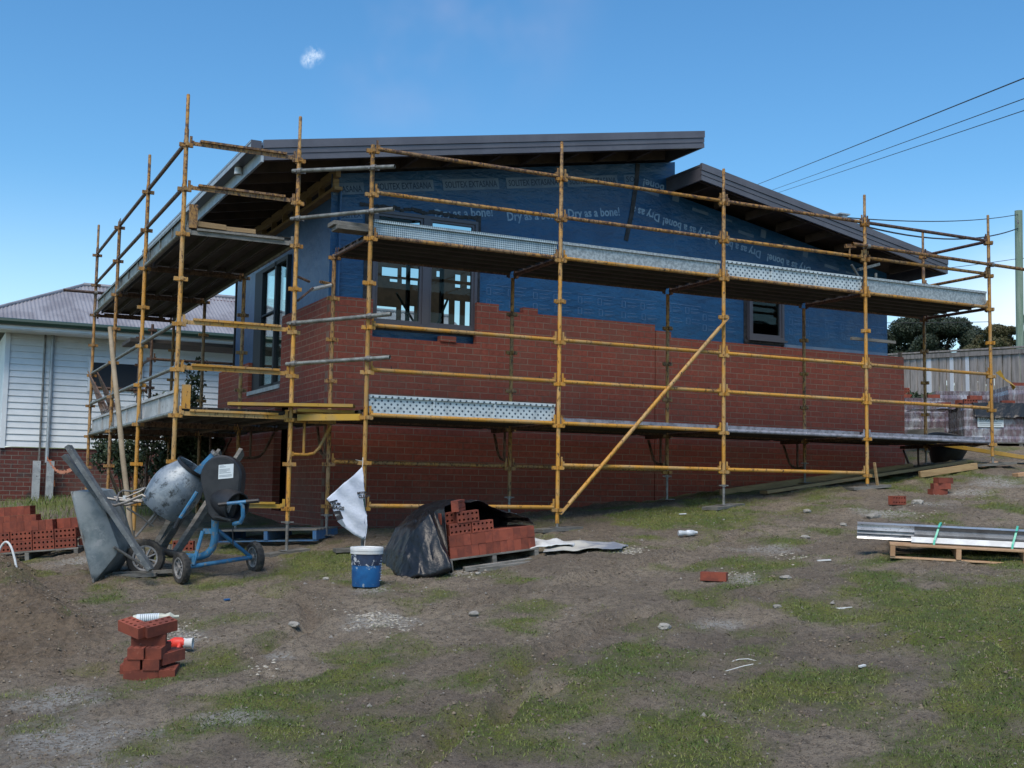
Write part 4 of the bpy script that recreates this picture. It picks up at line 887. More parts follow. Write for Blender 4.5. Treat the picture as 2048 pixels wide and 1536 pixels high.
# tie tubes with couplers at the open corner
def tie(root,p,q,m='galv',r=.0242,ends=(.1,.26),name='tie_tube',coup=True):
    p=Vector(p);q=Vector(q);d=(q-p).normalized(); a=p-d*ends[0]; c=q+d*ends[1]
    b=MB(); n=12; b.tube([a,c],r,n,cap=False); b.tube([a,c],r*.82,n,cap=False)
    t=b.build(name,MT[m],root,smooth=True)
    if coup:
        for e in (p,q):
            cb=MB(); cb.lathe([(r+.002,-.025),(r+.010,-.025),(r+.010,.025),(r+.002,.025)],c=e,axis=d,n=10); cb.lathe([(.026,-.025),(.034,-.025),(.034,.025),(.026,.025)],c=e+Vector((0,.055,0)),n=10); cb.bar(e+Vector((.03,.02,-.01)),e+Vector((.07,.03,-.01)),.02,.02); cb.bar(e+Vector((-.03,.02,-.01)),e+Vector((-.06,.0,-.01)),.02,.02)
            cb.build('coupler',MT['steel'],t)
    return t
for za,zc in ((5.16,5.11),(4.61,4.62),(3.41,3.45),(2.95,2.98)): tie(SF,(MX,LY[0]-.055,za),(FX[0],FY-.055,zc))
# long tube over the right hand bays, standing end rails
tie(SF,(FX[3],FY-.06,zF(0)-.31),(FX[4],FY-.06,zF(0)-.33),'yellow2',ends=(.28,.75))
tie(SL,(LX,LY[3]-.05,zL(0)-.62),(LX+.9,LY[3]-.05,zL(0)-.62),'rust',ends=(.5,.1))
b=MB(); b.bar((6.75,FY+.10,3.72),(7.55,FY+.10,3.72),.04,.04); b.build('putlog',MT['greytimber'],SF)
b=MB(); b.bar((6.60,FY+.04,4.98),(6.78,FY+.04,5.0),.04,.05); b.tube([(6.68,FY+.04,4.98),(6.68,FY+.04,4.80)],.012); b.build('coupler',MT['yellow2'],SF)
# diagonal brace with flattened ends
b=MB(); A_=Vector((4.52,FY-.05,3.78)); B_=Vector((2.15,FY-.05,1.32)); d=(B_-A_).normalized(); b.tube([A_+d*.14,B_-d*.14],.0242,12); b.bar(A_-d*.03,A_+d*.16,.012,.062,up=(0,1,0)); b.bar(B_+d*.03,B_-d*.16,.012,.062,up=(0,1,0)); b.build('diagonal_brace',MT['yellow'],SF,smooth=True)
for c_ in (A_,B_):
    b=MB(); b.tube([c_+Vector((0,-.03,0)),c_+Vector((0,.05,0))],.012,8); b.build('brace_bolt',MT['steel'],SF)
# hop-up brackets: top arm, drop bar, curved strut
def hopup(root,x,y,z,dx,dy,m):
    D=Vector((dx,dy,0)); P=Vector((x,y,z)); b=MB()
    b.bar(P+D*.04,P+D*.52,.05,.05); b.tube([P+D*.16+Vector((0,0,-.02)),P+D*.16+Vector((0,0,-.37))],.016,8)
    b.tube([P+D*.04+Vector((0,0,-.38)),P+D*.20+Vector((0,0,-.38)),P+D*.28+Vector((0,0,-.36)),P+D*.34+Vector((0,0,-.30)),P+D*.47+Vector((0,0,-.04))],.018,8)
    b.bar(P+D*.03+Vector((0,0,-.40)),P+D*.03+Vector((0,0,-.35)),.04,.02,up=D); b.build('hop_up_bracket',MT[m],root,smooth=True)
for i in range(5): hopup(SF,FX[i],GY,zF(6)-.0,0,1,'rust')
hopup(SL,MX,LY[0],zL(6)+.0,1,0,'yellow')
for i in (1,2): hopup(SL,MX,LY[i],zL(6)+.0,1,0,'rust')
for p,q,r_,m in (((-.86,-1.50,3.96),(-.70,-1.42,3.93),.016,'rust'),((-.50,-1.20,3.98),(-.31,-1.05,3.99),.02,'yellow2'),((-.86,-1.52,3.68),(-.62,-1.3,3.88),.014,'rust'),((-.64,-1.30,3.86),(-.34,-1.1,3.97),.022,'toelight')):
    b=MB(); b.tube([p,q],r_,8); b.build('corner_fitting',MT[m],SF,smooth=True)
# return bay behind the left corner
SR=empty('scaffold',(-1.15,6.2,gz(-1.15,6.2)),'dark rusty return scaffold half hidden behind the far end of the left side','scaffold')
for x,y in ((-1.15,6.25),(1.25,6.25),(-1.15,7.5)):
    zb=gz(x,y)+.02; standard(SR,x,y,zb,4.3,zb+.1,[zL(k)-.1 for k in range(9)],'rust',True,0)
for k in (3,5,): 
    ledger(SR,(-1.15,6.25,zL(k)-.1),(1.25,6.25,zL(k)-.1),'rust'); ledger(SR,(-1.15,6.25,zL(k)-.1),(-1.15,7.5,zL(k)-.1),'rust','transom')
ledger(SR,(-2.1,6.2,zL(4)-.15),(-1.15,6.25,zL(4)-.15),'rust')
for j in range(4): 
    b=MB(); b.bar((-1.5,6.42+j*.25,4.02),(1.3,6.42+j*.25,4.02),.23,.06); b.build('deck_plank',MT['deck'],SR)
# things resting on the scaffold
def onedeck(name,p,q,w,h,m,lab,cat,group=None,bev=.003):
    b=MB(); b.bar(p,q,w,h); mid=(Vector(p)+Vector(q))/2
    return tag(b.build(name,MT[m],loc=tuple(mid),bev=bev),lab,cat,group)
z2=zL(2)+.107; z6=zL(6)+.107
onedeck('timber_offcut',(-2.02,-1.50,z2+.03),(-1.70,-1.46,z2+.03),.09,.06,'timber','left yellow timber offcut at the front edge of the left upper deck','timber','timber offcuts on the left upper deck')
onedeck('timber_offcut',(-1.70,-1.40,z2+.03),(-1.35,-1.42,z2+.03),.09,.055,'timber','right yellow timber offcut at the front edge of the left upper deck','timber','timber offcuts on the left upper deck')
zf2=zF(2)+.107
for k in range(2): onedeck('spare_plank',(-.62-.03*k,-2.05+.05*k,zf2+.025+k*.052),(1.9,-2.02+.03*k,zf2+.025+k*.052),.22,.048,'greytimber',('lower' if k==0 else 'upper')+' grey plank of the pair jutting past the left end of the front upper deck','plank','grey planks jutting from the front upper deck')
# spare hop-up bracket lying on the right end of the upper deck
b=MB(); P=Vector((7.95,-1.5,zf2)); 
b.tube([P+Vector((-.55,0,.50)),P+Vector((-.42,0,.34)),P+Vector((-.25,0,.09)),P+Vector((-.16,0,.04)),P+Vector((.0,0,.03))],.02,8); b.tube([P+Vector((-.08,0,.03)),P+Vector((-.08,0,.42))],.02,8); b.bar(P+Vector((-.12,0,.06)),P+Vector((.02,0,.06)),.05,.16); b.tube([P+Vector((0,0,.11)),P+Vector((.42,0,.11)),P+Vector((.50,0,.09)),P+Vector((.52,0,.02)),P+Vector((.5,-.1,.02)),P+Vector((.2,-.12,.022))],.018,8); b.bar(P+Vector((-.42,0,.44)),P+Vector((-.02,0,.56)),.05,.04)
tag(b.build('hop_up_bracket',MT['galv'],loc=tuple(P),smooth=True),'spare bent bracket lying on the right end of the front upper deck','bracket')
# cage of reinforcing bars leaning at the far end of the left lower deck
root=empty('mesh_cage',(-2.1,5.2,z6),'rusty ladder shaped reinforcing mesh leaning at the far end of the left lower deck','reinforcing mesh')
for sh in (0,.14):
    b=MB()
    for i in range(7):
        t=i/6; a_=Vector((-2.25+sh,5.55-.35*t,z6+.95-.10*t)); c_=Vector((-1.98+sh,5.15-1.1*t,z6+.03)); b.tube([a_,c_],.009,5)
    for j in range(6):
        t=.04+j*.17; pa=Vector((-2.25+sh,5.55,z6+.95)).lerp(Vector((-1.98+sh,5.15,z6+.03)),t); pc=Vector((-2.25+sh,5.20,z6+.85)).lerp(Vector((-1.98+sh,4.05,z6+.03)),t); b.tube([pa,pc],.007,5)
    b.build('mesh_panel',MT['rust'],root)
# long leaning pole
b=MB(); b.tube([(-2.44,-.79,.80),(-2.50,-.729,1.396),(-2.558,-.631,1.843),(-2.619,-.544,2.409),(-2.66,-.346,2.879),(-2.699,-.152,3.392)],.037,10,rs=[.030,.031,.031,.031,.029,.027])
tag(b.build('timber_pole',mat('weathered_pole',(.36,.29,.20),(.27,.21,.14),4,.8,0,.2,40),loc=(-2.44,-.79,.80),smooth=True),'long slightly bent pale timber pole leaning against the left scaffold','pole')
# ================================================================== LOOSE BRICKS
def brick_mesh():
    L,Wd,T=.23,.11,.076; b=MB(); nx_,ny_=5,2; cw,ch=L/nx_,Wd/ny_; rad=.0125
    for i in range(nx_):
        for j in range(ny_):
            cx=-L/2+cw*(i+.5); cy=-Wd/2+ch*(j+.5)
            sq=[(cw/2,0),(cw/2,ch/2),(0,ch/2),(-cw/2,ch/2),(-cw/2,0),(-cw/2,-ch/2),(0,-ch/2),(cw/2,-ch/2)]
            ci=[(rad*math.cos(k*math.pi/4),rad*math.sin(k*math.pi/4)) for k in range(8)]
            vs=[(cx+a,cy+c,z) for z in (0,T) for a,c in sq]+[(cx+a,cy+c,z) for z in (0,T) for a,c in ci]
            fs=[]
            for k in range(8):
                n=(k+1)%8
                fs+=[(k,16+k,16+n,n),(8+k,8+n,24+n,24+k),(16+k,24+k,24+n,16+n)]
            b.add(vs,fs)
    for (a,c) in (((-L/2,-Wd/2),(L/2,-Wd/2)),((L/2,-Wd/2),(L/2,Wd/2)),((L/2,Wd/2),(-L/2,Wd/2)),((-L/2,Wd/2),(-L/2,-Wd/2))): b.add([(a[0],a[1],0),(c[0],c[1],0),(c[0],c[1],T),(a[0],a[1],T)],[(0,1,2,3)])
    me=bpy.data.meshes.new('brick'); bm=bmesh.new()
    me.from_pydata(b.v,[],b.f); bm.from_mesh(me); bmesh.ops.remove_doubles(bm,verts=bm.verts[:],dist=.0003); bmesh.ops.recalc_face_normals(bm,faces=bm.faces[:]); bm.to_mesh(me); bm.free()
    me.materials.append(MT['brick']); return me
BME=brick_mesh()
ORI={'F':Matrix(((1,0,0),(0,1,0),(0,0,1))),'H':Matrix(((1,0,0),(0,0,1),(0,-1,0))).transposed().inverted() ,'E':Matrix(((0,0,1),(1,0,0),(0,1,0)))}
ORI['H']=Matrix(((1,0,0),(0,0,-1),(0,1,0)))
def brick(Mx,c,kind,label,group=None,jit=1.0,rz=0):
    """c = centre of the brick in the frame Mx"""
    o=bpy.data.objects.new('brick',BME); COL.objects.link(o)
    J=Euler((R(random.uniform(-.8,.8))*jit,R(random.uniform(-.8,.8))*jit,R(random.uniform(-1.6,1.6))*jit+rz)).to_matrix()
    Rm=(J@ORI[kind]).to_4x4(); cc=Vector(c)+Vector((0,random.uniform(-.004,.004),0))*jit
    o.matrix_world=Mx@Matrix.Translation(cc)@Rm@Matrix.Translation((0,0,-.038)); tag(o,label,'brick',group); return o
def frame(x,y,z,yaw,tilt=0,pit=0): return Matrix.Translation((x,y,z))@Matrix.Rotation(yaw,4,'Z')@Matrix.Rotation(-tilt,4,'Y')@Matrix.Rotation(pit,4,'X')
def pallet(Mx,Lx,Ly,mk,label,h=.14,nb=7,name='pallet',group=None,deckmk=None,bw=None):
    root=bpy.data.objects.new(name,None); COL.objects.link(root); root.matrix_world=Mx; root.empty_display_size=.1; tag(root,label,'pallet',group)
    def pc(nm,bx,m=mk):
        b=MB()
        for q in bx: b.box(*q)
        o=b.build(nm,MT[m],root,world=False,bev=.002); return o
    for y in (0,Ly/2-.02,Ly-.04) if False else (): pass
    for x in (0,Lx/2-.02,Lx-.045): pc('bearer',[((x,0.0,-h+.018),(x+.045,Ly,-.02))])
    w=bw or Ly/nb*.78
    for k in range(nb):
        y=k*(Ly-w)/(nb-1); pc('deck_board',[((-.005,y,-.018),(Lx+.005,y+w,0))],deckmk or mk)
    for y in (.01,Ly/2-.05,Ly-.11): pc('bottom_board',[((0,y,-h),(Lx,y+.10,-h+.016))])
    return root
# centre pack
MC=frame(.10,-3.80,.895,R(-3),R(6.5))
pallet(MC@Matrix.Translation((-.03,-.01,0)),.98,1.0,'greytimber','grey weathered pallet under the bricks half covered with black plastic')
GC='bricks on the pallet under the black plastic'
for k in range(12):
    for r in range(2):
        for dd in (0,.236): 
            brick(MC,(.038+.077*k,.115+dd,.056+.112*r),'E','brick on edge in the two lower rows of the pack under black plastic',GC,.6)
brick(MC,(.13,.04,.281),'H','left brick of the third row under black plastic, holes facing front',GC)
brick(MC,(.368,.04,.281),'H','right brick of the third row under black plastic, holes facing front',GC)
brick(MC,(.13,.13,.281),'H','brick standing behind the left brick of the third row under the black plastic',GC)
brick(MC,(.08,.12,.393),'H','brick under the plastic edge at the left of the fourth row',GC); brick(MC,(.22,.03,.393),'H','single brick near the top of the black plastic covered pack, holes facing front',GC)
brick(MC,(.16,.09,.505),'E','topmost brick of the black plastic covered pack, turned end on',GC,1,R(-38))
# draped black sheet (parametric surface over the pack)
def drape():
    prof_s=[-.53,-.45,-.33,-.18,-.05,.15,.40,.60,.80,.98]; prof_h=[-.115,.10,.30,.43,.50,.545,.52,.43,.33,.25]
    ns,ntt=150,110
    S_,T_=np.meshgrid(np.linspace(-.53,.98,ns+1),np.linspace(0,1,ntt+1),indexing='ij')
    h=np.interp(S_,prof_s,prof_h); yf=np.interp(S_,[-.53,-.3,-.08,.02,.12,.98],[.05,-.16,-.14,.10,.14,.10]); y=yf+(1.0-yf)*T_
    k=np.clip(T_/.26,0,1); left=S_<-.03; h=np.where(left,-.12+(h+.12)*np.minimum(1,k*.75+.25*k**.4),h)
    back=np.clip((1-T_)/.22,0,1); h=-.12+(h+.12)*back**.5
    rd=lambda a,b_,o: (1-np.abs(2*fbm(a,b_,o)-1)*2.2)
    wl=np.where(left,1.0,.35)
    # long creases run down from the top, short ones across them
    c1=rd(S_*5+T_*1.6,T_*1.0+3,2); c2=rd(S_*8-T_*5+9,T_*4+S_*3,2); c3=rd(S_*26,T_*9+5,2)
    y=y-wl*(c1*.11+c2*.02)*(.4+.6*(1-T_)); h=np.maximum(h+wl*(c2*.022+c3*.006+c1*.05)-.03,-.128)+np.where((S_>-.02)&(S_<.9),.022,0)
    x=S_+wl*(c1*.02+c3*.01)
    vs=[MC@Vector((float(a),float(c),float(d))) for a,c,d in zip(x.ravel(),y.ravel(),h.ravel())]
    fs=[(i*(ntt+1)+j,(i+1)*(ntt+1)+j,(i+1)*(ntt+1)+j+1,i*(ntt+1)+j+1) for i in range(ns) for j in range(ntt)]
    b=MB(); b.add(vs,fs); o=b.build('plastic_sheet',MT['black'],loc=tuple(MC@Vector((-.3,.3,-.12))))
    o.data.polygons.foreach_set('use_smooth',[True]*len(o.data.polygons))
    md=o.modifiers.new('t','SOLIDIFY'); md.thickness=.003; tag(o,'crumpled black plastic sheet draped over the middle brick pack','plastic sheet')
drape()
onedeck('timber_batten',(.30,-4.02,.80),(1.04,-4.10,.885),.07,.045,'greytimber','front grey batten lying before the middle brick pallet','timber','grey battens before the middle pallet')
onedeck('timber_batten',(.20,-3.90,.80),(.90,-3.97,.885),.07,.045,'greytimber','rear grey batten lying just under the middle brick pallet','timber','grey battens before the middle pallet')
# left pack (front) and the pack behind it
ML=frame(-2.966,-.217,.850,R(-20),R(5))
pallet(ML@Matrix.Translation((-1.1,-.01,-.001)),1.12,1.0,'greytimber','grey pallet half buried beside the sand under the left brick pack',h=.13)
GL='bricks on the left pallets'
for r in range(2):
    for k in range(4): brick(ML,(-.115-.24*k,.04,.056+.112*r),'H','brick in the two bottom rows of the nearer left pack, holes facing front',GL,.5)
for k in range(9): brick(ML,(-.285-.0775*k,.118,.28),'E','brick standing on edge in the upper row of the nearer left pack',GL,.7)
for k in range(3): brick(ML,(-.04-.0775*k,.25,.28),'E','brick on edge at the right end of the nearer left pack, set back',GL,.7)
for k in range(3): brick(ML,(-.04-.0775*k,.20,.168),'E','brick under the set back ones of the nearer left pack',GL,.3)
brick(ML,(.10,.25,.05),'F','brick poking out flat behind the right end of the nearer left pack',GL)
MK=frame(-3.05,1.15,.98,R(-20),R(5))
pallet(MK@Matrix.Translation((-1.1,-.01,-.001)),1.15,1.0,'greytimber','grey pallet under the farther left brick pack',h=.13)
for r in range(2):
    for k in range(13):
        if r==1 and k<3: continue
        brick(MK,(-.04-.0775*k,.118,.056+.112*r),'E','brick standing on edge in the lower rows of the farther left pack',GL,.6)
for k in range(8): brick(MK,(-.36-.0775*k,.20,.28),'E','brick standing on edge in the top row of the farther left pack',GL,.6)
# stack of bricks in the foreground
MS=frame(-3.16,-6.01,gz(-3.16,-6.01)-.005,-TH+R(6),0,R(5))
GS='foreground brick stack'
def st(c,kind,lab,rz=0): brick(MS,c,kind,lab,GS,.6,rz)
def st2(c,kind,lab,rz=0): brick(MS@Matrix.Translation(c)@Matrix.Rotation(R(10),4,'X'),(0,0,0),kind,lab,GS,.3,rz)
st((-.018,.06,.038),'F','lowest front brick of the foreground stack, long face to the viewer',R(3)); st((.155,.12,.038),'F','lowest right brick of the foreground stack, seen end on',R(91)); st((-.07,.20,.038),'F','lowest rear brick of the foreground stack, poking out at left',R(-3))
st((-.072,.115,.114),'F','left end on brick in the second layer of the foreground stack',R(88)); st((.050,.115,.114),'F','right end on brick in the second layer of the foreground stack',R(91))
st((-.045,.11,.190),'F','left brick in the third layer of the foreground stack',R(86)); st((.078,.12,.190),'F','right brick in the third layer of the foreground stack',R(84))
st((.135,.17,.135),'F','brick jutting out behind the right side of the foreground stack',R(58))
st((.01,.14,.264),'F','brick in the layer under the top of the foreground stack',R(4))
st2((-.085,.115,.345),'F','top left brick of the foreground stack with open holes',R(-42)); st2((.075,.125,.349),'F','top right brick of the foreground stack with mortar on its holes',R(40))
# single bricks
MB1=frame(1.79,-5.80,gz(1.79,-5.80),R(-45)); brick(MB1,(0,0,.038),'F','lone brick lying flat on the bare mud in the middle of the yard',None,.3)
MB2=frame(6.26,-3.50,gz(6.26,-3.5),R(2)); brick(MB2,(0,0,.056),'H','lone brick standing on its long side beside a pale stone, holes showing',None,.5,R(0))
MB3=frame(7.42,-3.10,gz(7.42,-3.10),R(-20))
brick(MB3,(-.04,0,.038),'F','bottom brick of the crooked stack of three',"crooked stack of three bricks",1,R(10)); brick(MB3,(0,.0,.114),'F','middle brick of the crooked stack of three',"crooked stack of three bricks",1,R(-2)); brick(MB3,(.04,.0,.190),'F','top brick of the crooked stack of three',"crooked stack of three bricks",1,R(14))
MB4=frame(-1.9,-.9,gz(-1.9,-.9),R(-26)); brick(MB4,(0,0,.056),'H','brick standing under the mixer drum beside the left scaffold foot')
MB5=frame(1.9,0,4.035,0)
# ================================================================== CONCRETE MIXER
AX=(-2.31,-2.88,gz(-2.31,-2.88))
MX_=empty('concrete_mixer',AX,'small grey drum concrete mixer with a black cover on a blue wheeled stand','concrete mixer',None,-TH)
def wheel(root,c,axis,r,w,name='wheel',hubr=.68,spokes=9):
    c=Vector(c); ax=Vector(axis).normalized(); b=MB()
    prof=[(r*hubr,-w*.40),(r*.80,-w*.5),(r*.94,-w*.46),(r,-w*.26),(r,w*.26),(r*.94,w*.46),(r*.80,w*.5),(r*hubr,w*.40),(r*hubr,-w*.40)]
    b.lathe(prof,c,ax,30)
    # tread lugs
    a=ax.orthogonal().normalized(); bb=ax.cross(a)
    for k in range(30):
        t=2*math.pi*k/30; d=a*math.cos(t)+bb*math.sin(t); s=(-1)**k; b.bar(c+d*(r+.001)-ax*w*.02,c+d*(r+.001)+ax*s*w*.30,.010,.006,up=d)
    ty=b.build('tyre' if name=='wheel' else name,MT['rubber'],root,world=False,smooth=True); 
    h=MB(); h.lathe([(r*hubr,-w*.38),(r*hubr*.98,-w*.44),(r*hubr*.86,-w*.40),(r*hubr*.86,w*.40),(r*hubr*.98,w*.44),(r*hubr,w*.38)],c,ax,30); h.lathe([(.001,-w*.5),(r*.17,-w*.5),(r*.19,-w*.3),(r*.19,w*.3),(r*.17,w*.5),(.001,w*.5)],c,ax,14)
    for k in range(spokes):
        t=2*math.pi*k/spokes; d=a*math.cos(t)+bb*math.sin(t); h.bar(c+d*r*.15,c+d*r*hubr*.9,w*.55,r*.07,up=d.cross(ax))
    hh=h.build('rim',MT['hub'],ty,world=False,smooth=True); return ty
axd=Vector((.60,.48,.06)).normalized()
wheel(MX_,(0,0,.153),axd,.152,.075); wheel(MX_,(.60,.48,.24),axd,.152,.075)
# lower the far wheel to the ground is not needed: the ground rises there
b=MB(); b.tube([Vector((0,0,.153))+axd*.04,Vector((.60,.48,.24))-axd*.04],.022,10); b.tube([(.14,.15,.17),(.26,.16,.31),(.268,.163,.43)],.0,6) if False else None
b.tube([(.27,.144,.66),(.27,.15,.50),(.268,.16,.42),(.25,.17,.34),(.20,.178,.28),(.12,.20,.245),(.02,.28,.24),(-.12,.40,.24)],.036,12)
b.tube([(.16,.12,.50),(.10,.045,.18)],.019,8); b.tube([(.30,.157,.51),(.56,.46,.24)],.019,8); b.tube([(.10,.05,.19),(.10,.05,.27)],.019,8); b.bar((.16,.15,.50),(.30,.15,.50),.05,.05)
b.build('stand',MT['blue'],MX_,world=False,smooth=True)
b=MB(); b.tube([(-.10,.40,.24),(-.30,.52,.27),(-.44,.62,.31)],.034,10); b.build('foot',MT['rubber'],MX_,world=False,smooth=True)
b=MB(); axm=Vector((.60,-.07,.80)).normalized(); c0=Vector((-.295,.24,.70))
prof=[(.001,-.012),(.19,-.004),(.207,.0),(.214,.012),(.222,.05),(.238,.11),(.248,.19),(.249,.27),(.240,.33),(.215,.39),(.185,.445),(.158,.495),(.152,.515),(.160,.52),(.160,.53),(.146,.526),(.165,.47),(.205,.38),(.235,.27),(.232,.12),(.20,.012),(.001,.004)]
b.lathe(prof,c0,axm,44); b.build('drum',MT['drum'],MX_,world=False,smooth=True)
b=MB(); a=axm.orthogonal().normalized()
for k in range(3):
    t=2*math.pi*k/3+.6; d=a*math.cos(t)+axm.cross(a)*math.sin(t); b.bar(c0+axm*.38+d*.10,c0+axm*.16+d*.20,.09,.006,up=d)
b.bar(c0+axm*.50-Vector((.05,0,.03)),c0+axm*.46+Vector((.09,-.06,-.03)),.12,.008); b.build('mixing_blade',MT['blue'],MX_,world=False)
b=MB(); b.lathe([(.160,.500),(.170,.505),(.170,.535),(.156,.538)],c0,axm,40); b.build('drum_rim',MT['blackplastic'],MX_,world=False,smooth=True)
b=MB(); b.bar((.02,.34,1.06),(.20,.34,1.255),.05,.07); b.build('yoke',MT['blue'],MX_,world=False)
b=MB(); b.lathe([(.001,0),(.05,0),(.05,.03),(.001,.03)],c=(.19,.34,1.245),axis=(.68,0,.73),n=14); b.build('yoke_cap',MT['steel'],MX_,world=False)
b=MB(); b.tube([(.135,-.05,.88),(-.02,-.06,.62)],.019,8); b.build('tilt_handle',MT['blue'],MX_,world=False,smooth=True)
b=MB(); b.tube([(-.015,-.06,.63),(-.06,-.06,.53)],.021,8); b.build('grip',MT['blackplastic'],MX_,world=False,smooth=True)
# black motor cover: tear drop extruded across
pl=[]
for k in range(21):
    t=R(-12+204*k/20); pl.append((.368+.198*math.cos(t),1.03+.205*math.sin(t)))
pl+=[(.188,.92),(.228,.78),(.265,.655),(.30,.61),(.44,.60),(.50,.66),(.545,.82),(.562,.94)]
b=MB(); b.prism([(x,z) for x,z in pl],-.085,.11); cv=b.build('motor_cover',MT['blackplastic'],MX_,world=False,bev=.014,smooth=True)
b=MB(); b.prism([(x*.93+.02,z*.93+.065) for x,z in pl],-.092,-.0855); b.build('cover_face',MT['blackplastic'],cv,world=False,bev=.003)
b=MB(); b.prism([(.345,1.005),(.487,1.02),(.487,1.155),(.345,1.14)],-.0955,-.0925); lb=b.build('label',MT['paper'],cv,world=False)
b=MB()
for k,w_ in enumerate((.04,.06,.0,.10,.10,.07,.11,.0,.12,.12)):
    if w_: z=1.128-.0115*k; b.prism([(.353,z),(.353+w_,z+.0105*w_/.1*1.0),(.353+w_,z+.004+.0105*w_/.1),(.353,z+.004)],-.0965,-.0957)
b.build('small_print',MT['ink'],lb,world=False)
b=MB(); axh=Vector((.62,-.50,-.22)).normalized(); cm=Vector((.41,-.02,.79))
b.lathe([(.001,-.10),(.13,-.10),(.142,-.08),(.142,.18),(.130,.18),(.126,.02),(.001,.02)],cm,axh,30); b.build('motor_housing',MT['blackplastic'],MX_,world=False,smooth=True)
b=MB(); b.lathe([(.001,.10),(.058,.10),(.064,.09),(.064,.02),(.001,.02)],cm+Vector((0,0,-.03)),axh,24); b.build('motor',MT['hub'],MX_,world=False,smooth=True)
b=MB(); b.bar((.33,-.10,.66),(.52,-.16,.62),.10,.02); b.build('motor_bracket',MT['blackplastic'],MX_,world=False)
b=MB(); b.tube([(.47,-.27,.775),(.54,-.27,.783),(.68,-.27,.80)],.017,8); b.tube([(.60,-.27,.785),(.625,-.26,.76),(.63,-.25,.66),(.60,-.22,.60),(.52,-.15,.585)],.020,8); b.build('lock_handle',MT['blue'],MX_,world=False,smooth=True)
b=MB(); b.tube([(.66,-.272,.798),(.78,-.275,.81)],.021,8); b.tube([(.40,-.27,.765),(.48,-.27,.776)],.02,8); b.build('grip',MT['blackplastic'],MX_,world=False,smooth=True)
b=MB(); b.tube([(.50,-.10,.58),(.502,-.08,.45),(.50,-.06,.38)],.006,6); b.build('cable',MT['blackplastic'],MX_,world=False)
# ================================================================== WHEELBARROW, boards and a hand trolley frame
AW=(-3.04,-2.52,gz(-3.04,-2.52))
BW=empty('wheelbarrow',AW,'mortar stained wheelbarrow tipped up on the nose of its tray beside the mixer','wheelbarrow',None,-TH)
outn=[(-.248,.845),(-.215,.858),(-.071,.846),(.051,.683),(.121,.493),(.191,.327),(.168,.246),(.061,.087),(.0,.0)]
b=MB(); n=len(outn)
near=[Vector((x,-.03,z)) for x,z in outn]; 
# taper: the tray bottom is narrower across than the rim
dep_=[0,.01,.05,.09,.11,.12,.11,.05,0]
near=[Vector((x,-.06+dp*.9,z)) for (x,z),dp in zip(outn,dep_)]; far=[Vector((x+.02,.58-dp*.9,z+.03)) for (x,z),dp in zip(outn,dep_)]
cn=Vector((-.120,-.058,.42)); cf=Vector((-.08,.58,.45))
vs=near+far+[cn,cf]; fs=[]
for i in range(n-1): fs.append((i,i+1,n+i+1,n+i))
m0=len(vs)
for (lst,cc,sg) in ((near,cn,-1),(far,cf,1)):
    vs+=[cc.lerp(p,.82)+Vector((0,sg*.020,0)) for p in lst]+[cc.lerp(p,.45)+Vector((0,sg*.030,0)) for p in lst]
for i in range(n-1):
    for base_,o_,cen in ((0,m0,2*n),(n,m0+2*n,2*n+1)):
        fs+=[(base_+i,base_+i+1,o_+i+1,o_+i),(o_+i,o_+i+1,o_+n+i+1,o_+n+i),(o_+n+i,o_+n+i+1,cen)]
b.add(vs,fs); tr=b.build('tray',MT['tray'],BW,world=False,smooth=True); md=tr.modifiers.new('s','SOLIDIFY'); md.thickness=.004
md=None
b=MB(); rim=[near[0],near[0].lerp(near[-1],.5),near[-1],far[-1],far[0].lerp(far[-1],.5),far[0],near[0]]; b.tube(rim,.011,8); b.build('rim_tube',MT['steel'],BW,world=False,smooth=True)
wheel(BW,(.36,.36,.205),Vector((.10,-1,.05)),.185,.09)
b=MB()
for off in (-.0,.34):
    b.tube([(.16,.0+off,.33),(.30,.1+off*.8,.22),(.50,.12+off*.8,.10),(.36,.30+.1*off,.20)],.014,8)
    b.build('leg_frame',MT['steel'],BW,world=False,smooth=True); b=MB()
    b.tube([(-.005,.10+off,.76),(.02,.10+off,.735),(.14,.06+off,.725),(.25,.05+off,.76),(.40,.04+off,.83),(.43,.04+off,.81)],.014,8)
    b.tube([(-.02,.10+off,.80),(.16,.12+off,.775),(.38,.12+off,.765)],.014,8); b.build('handle',MT['steel'],BW,world=False,smooth=True); b=MB()
b.tube([(.15,.05,.76),(.14,.14,.845),(.16,.2,.87),(.24,.22,.86),(.34,.3,.90),(.40,.3,.87)],.009,8); b.tube([(.20,.15,.80),(.32,.2,.86),(.36,.22,.89)],.009,8)
b.build('wire_guard',MT['steel'],BW,world=False,smooth=True)
b=MB(); b.tube([(.30,.2,.42),(.42,.3,.60),(.52,.34,.74)],.012,8); b.tube([(.22,.15,.70),(.33,.22,.62),(.45,.28,.52)],.010,8); b.tube([(.48,.3,.74),(.44,.3,.66),(.50,.32,.58)],.010,8); b.tube([(.52,.3,.72),(.47,.32,.62),(.40,.3,.52)],.010,8); b.build('leg_frame',MT['steel'],BW,world=False,smooth=True)
b=MB(); b.box((.17,.17,.745),(.205,.18,.82)); b.build('tag_plate',MT['paper'],BW,world=False)
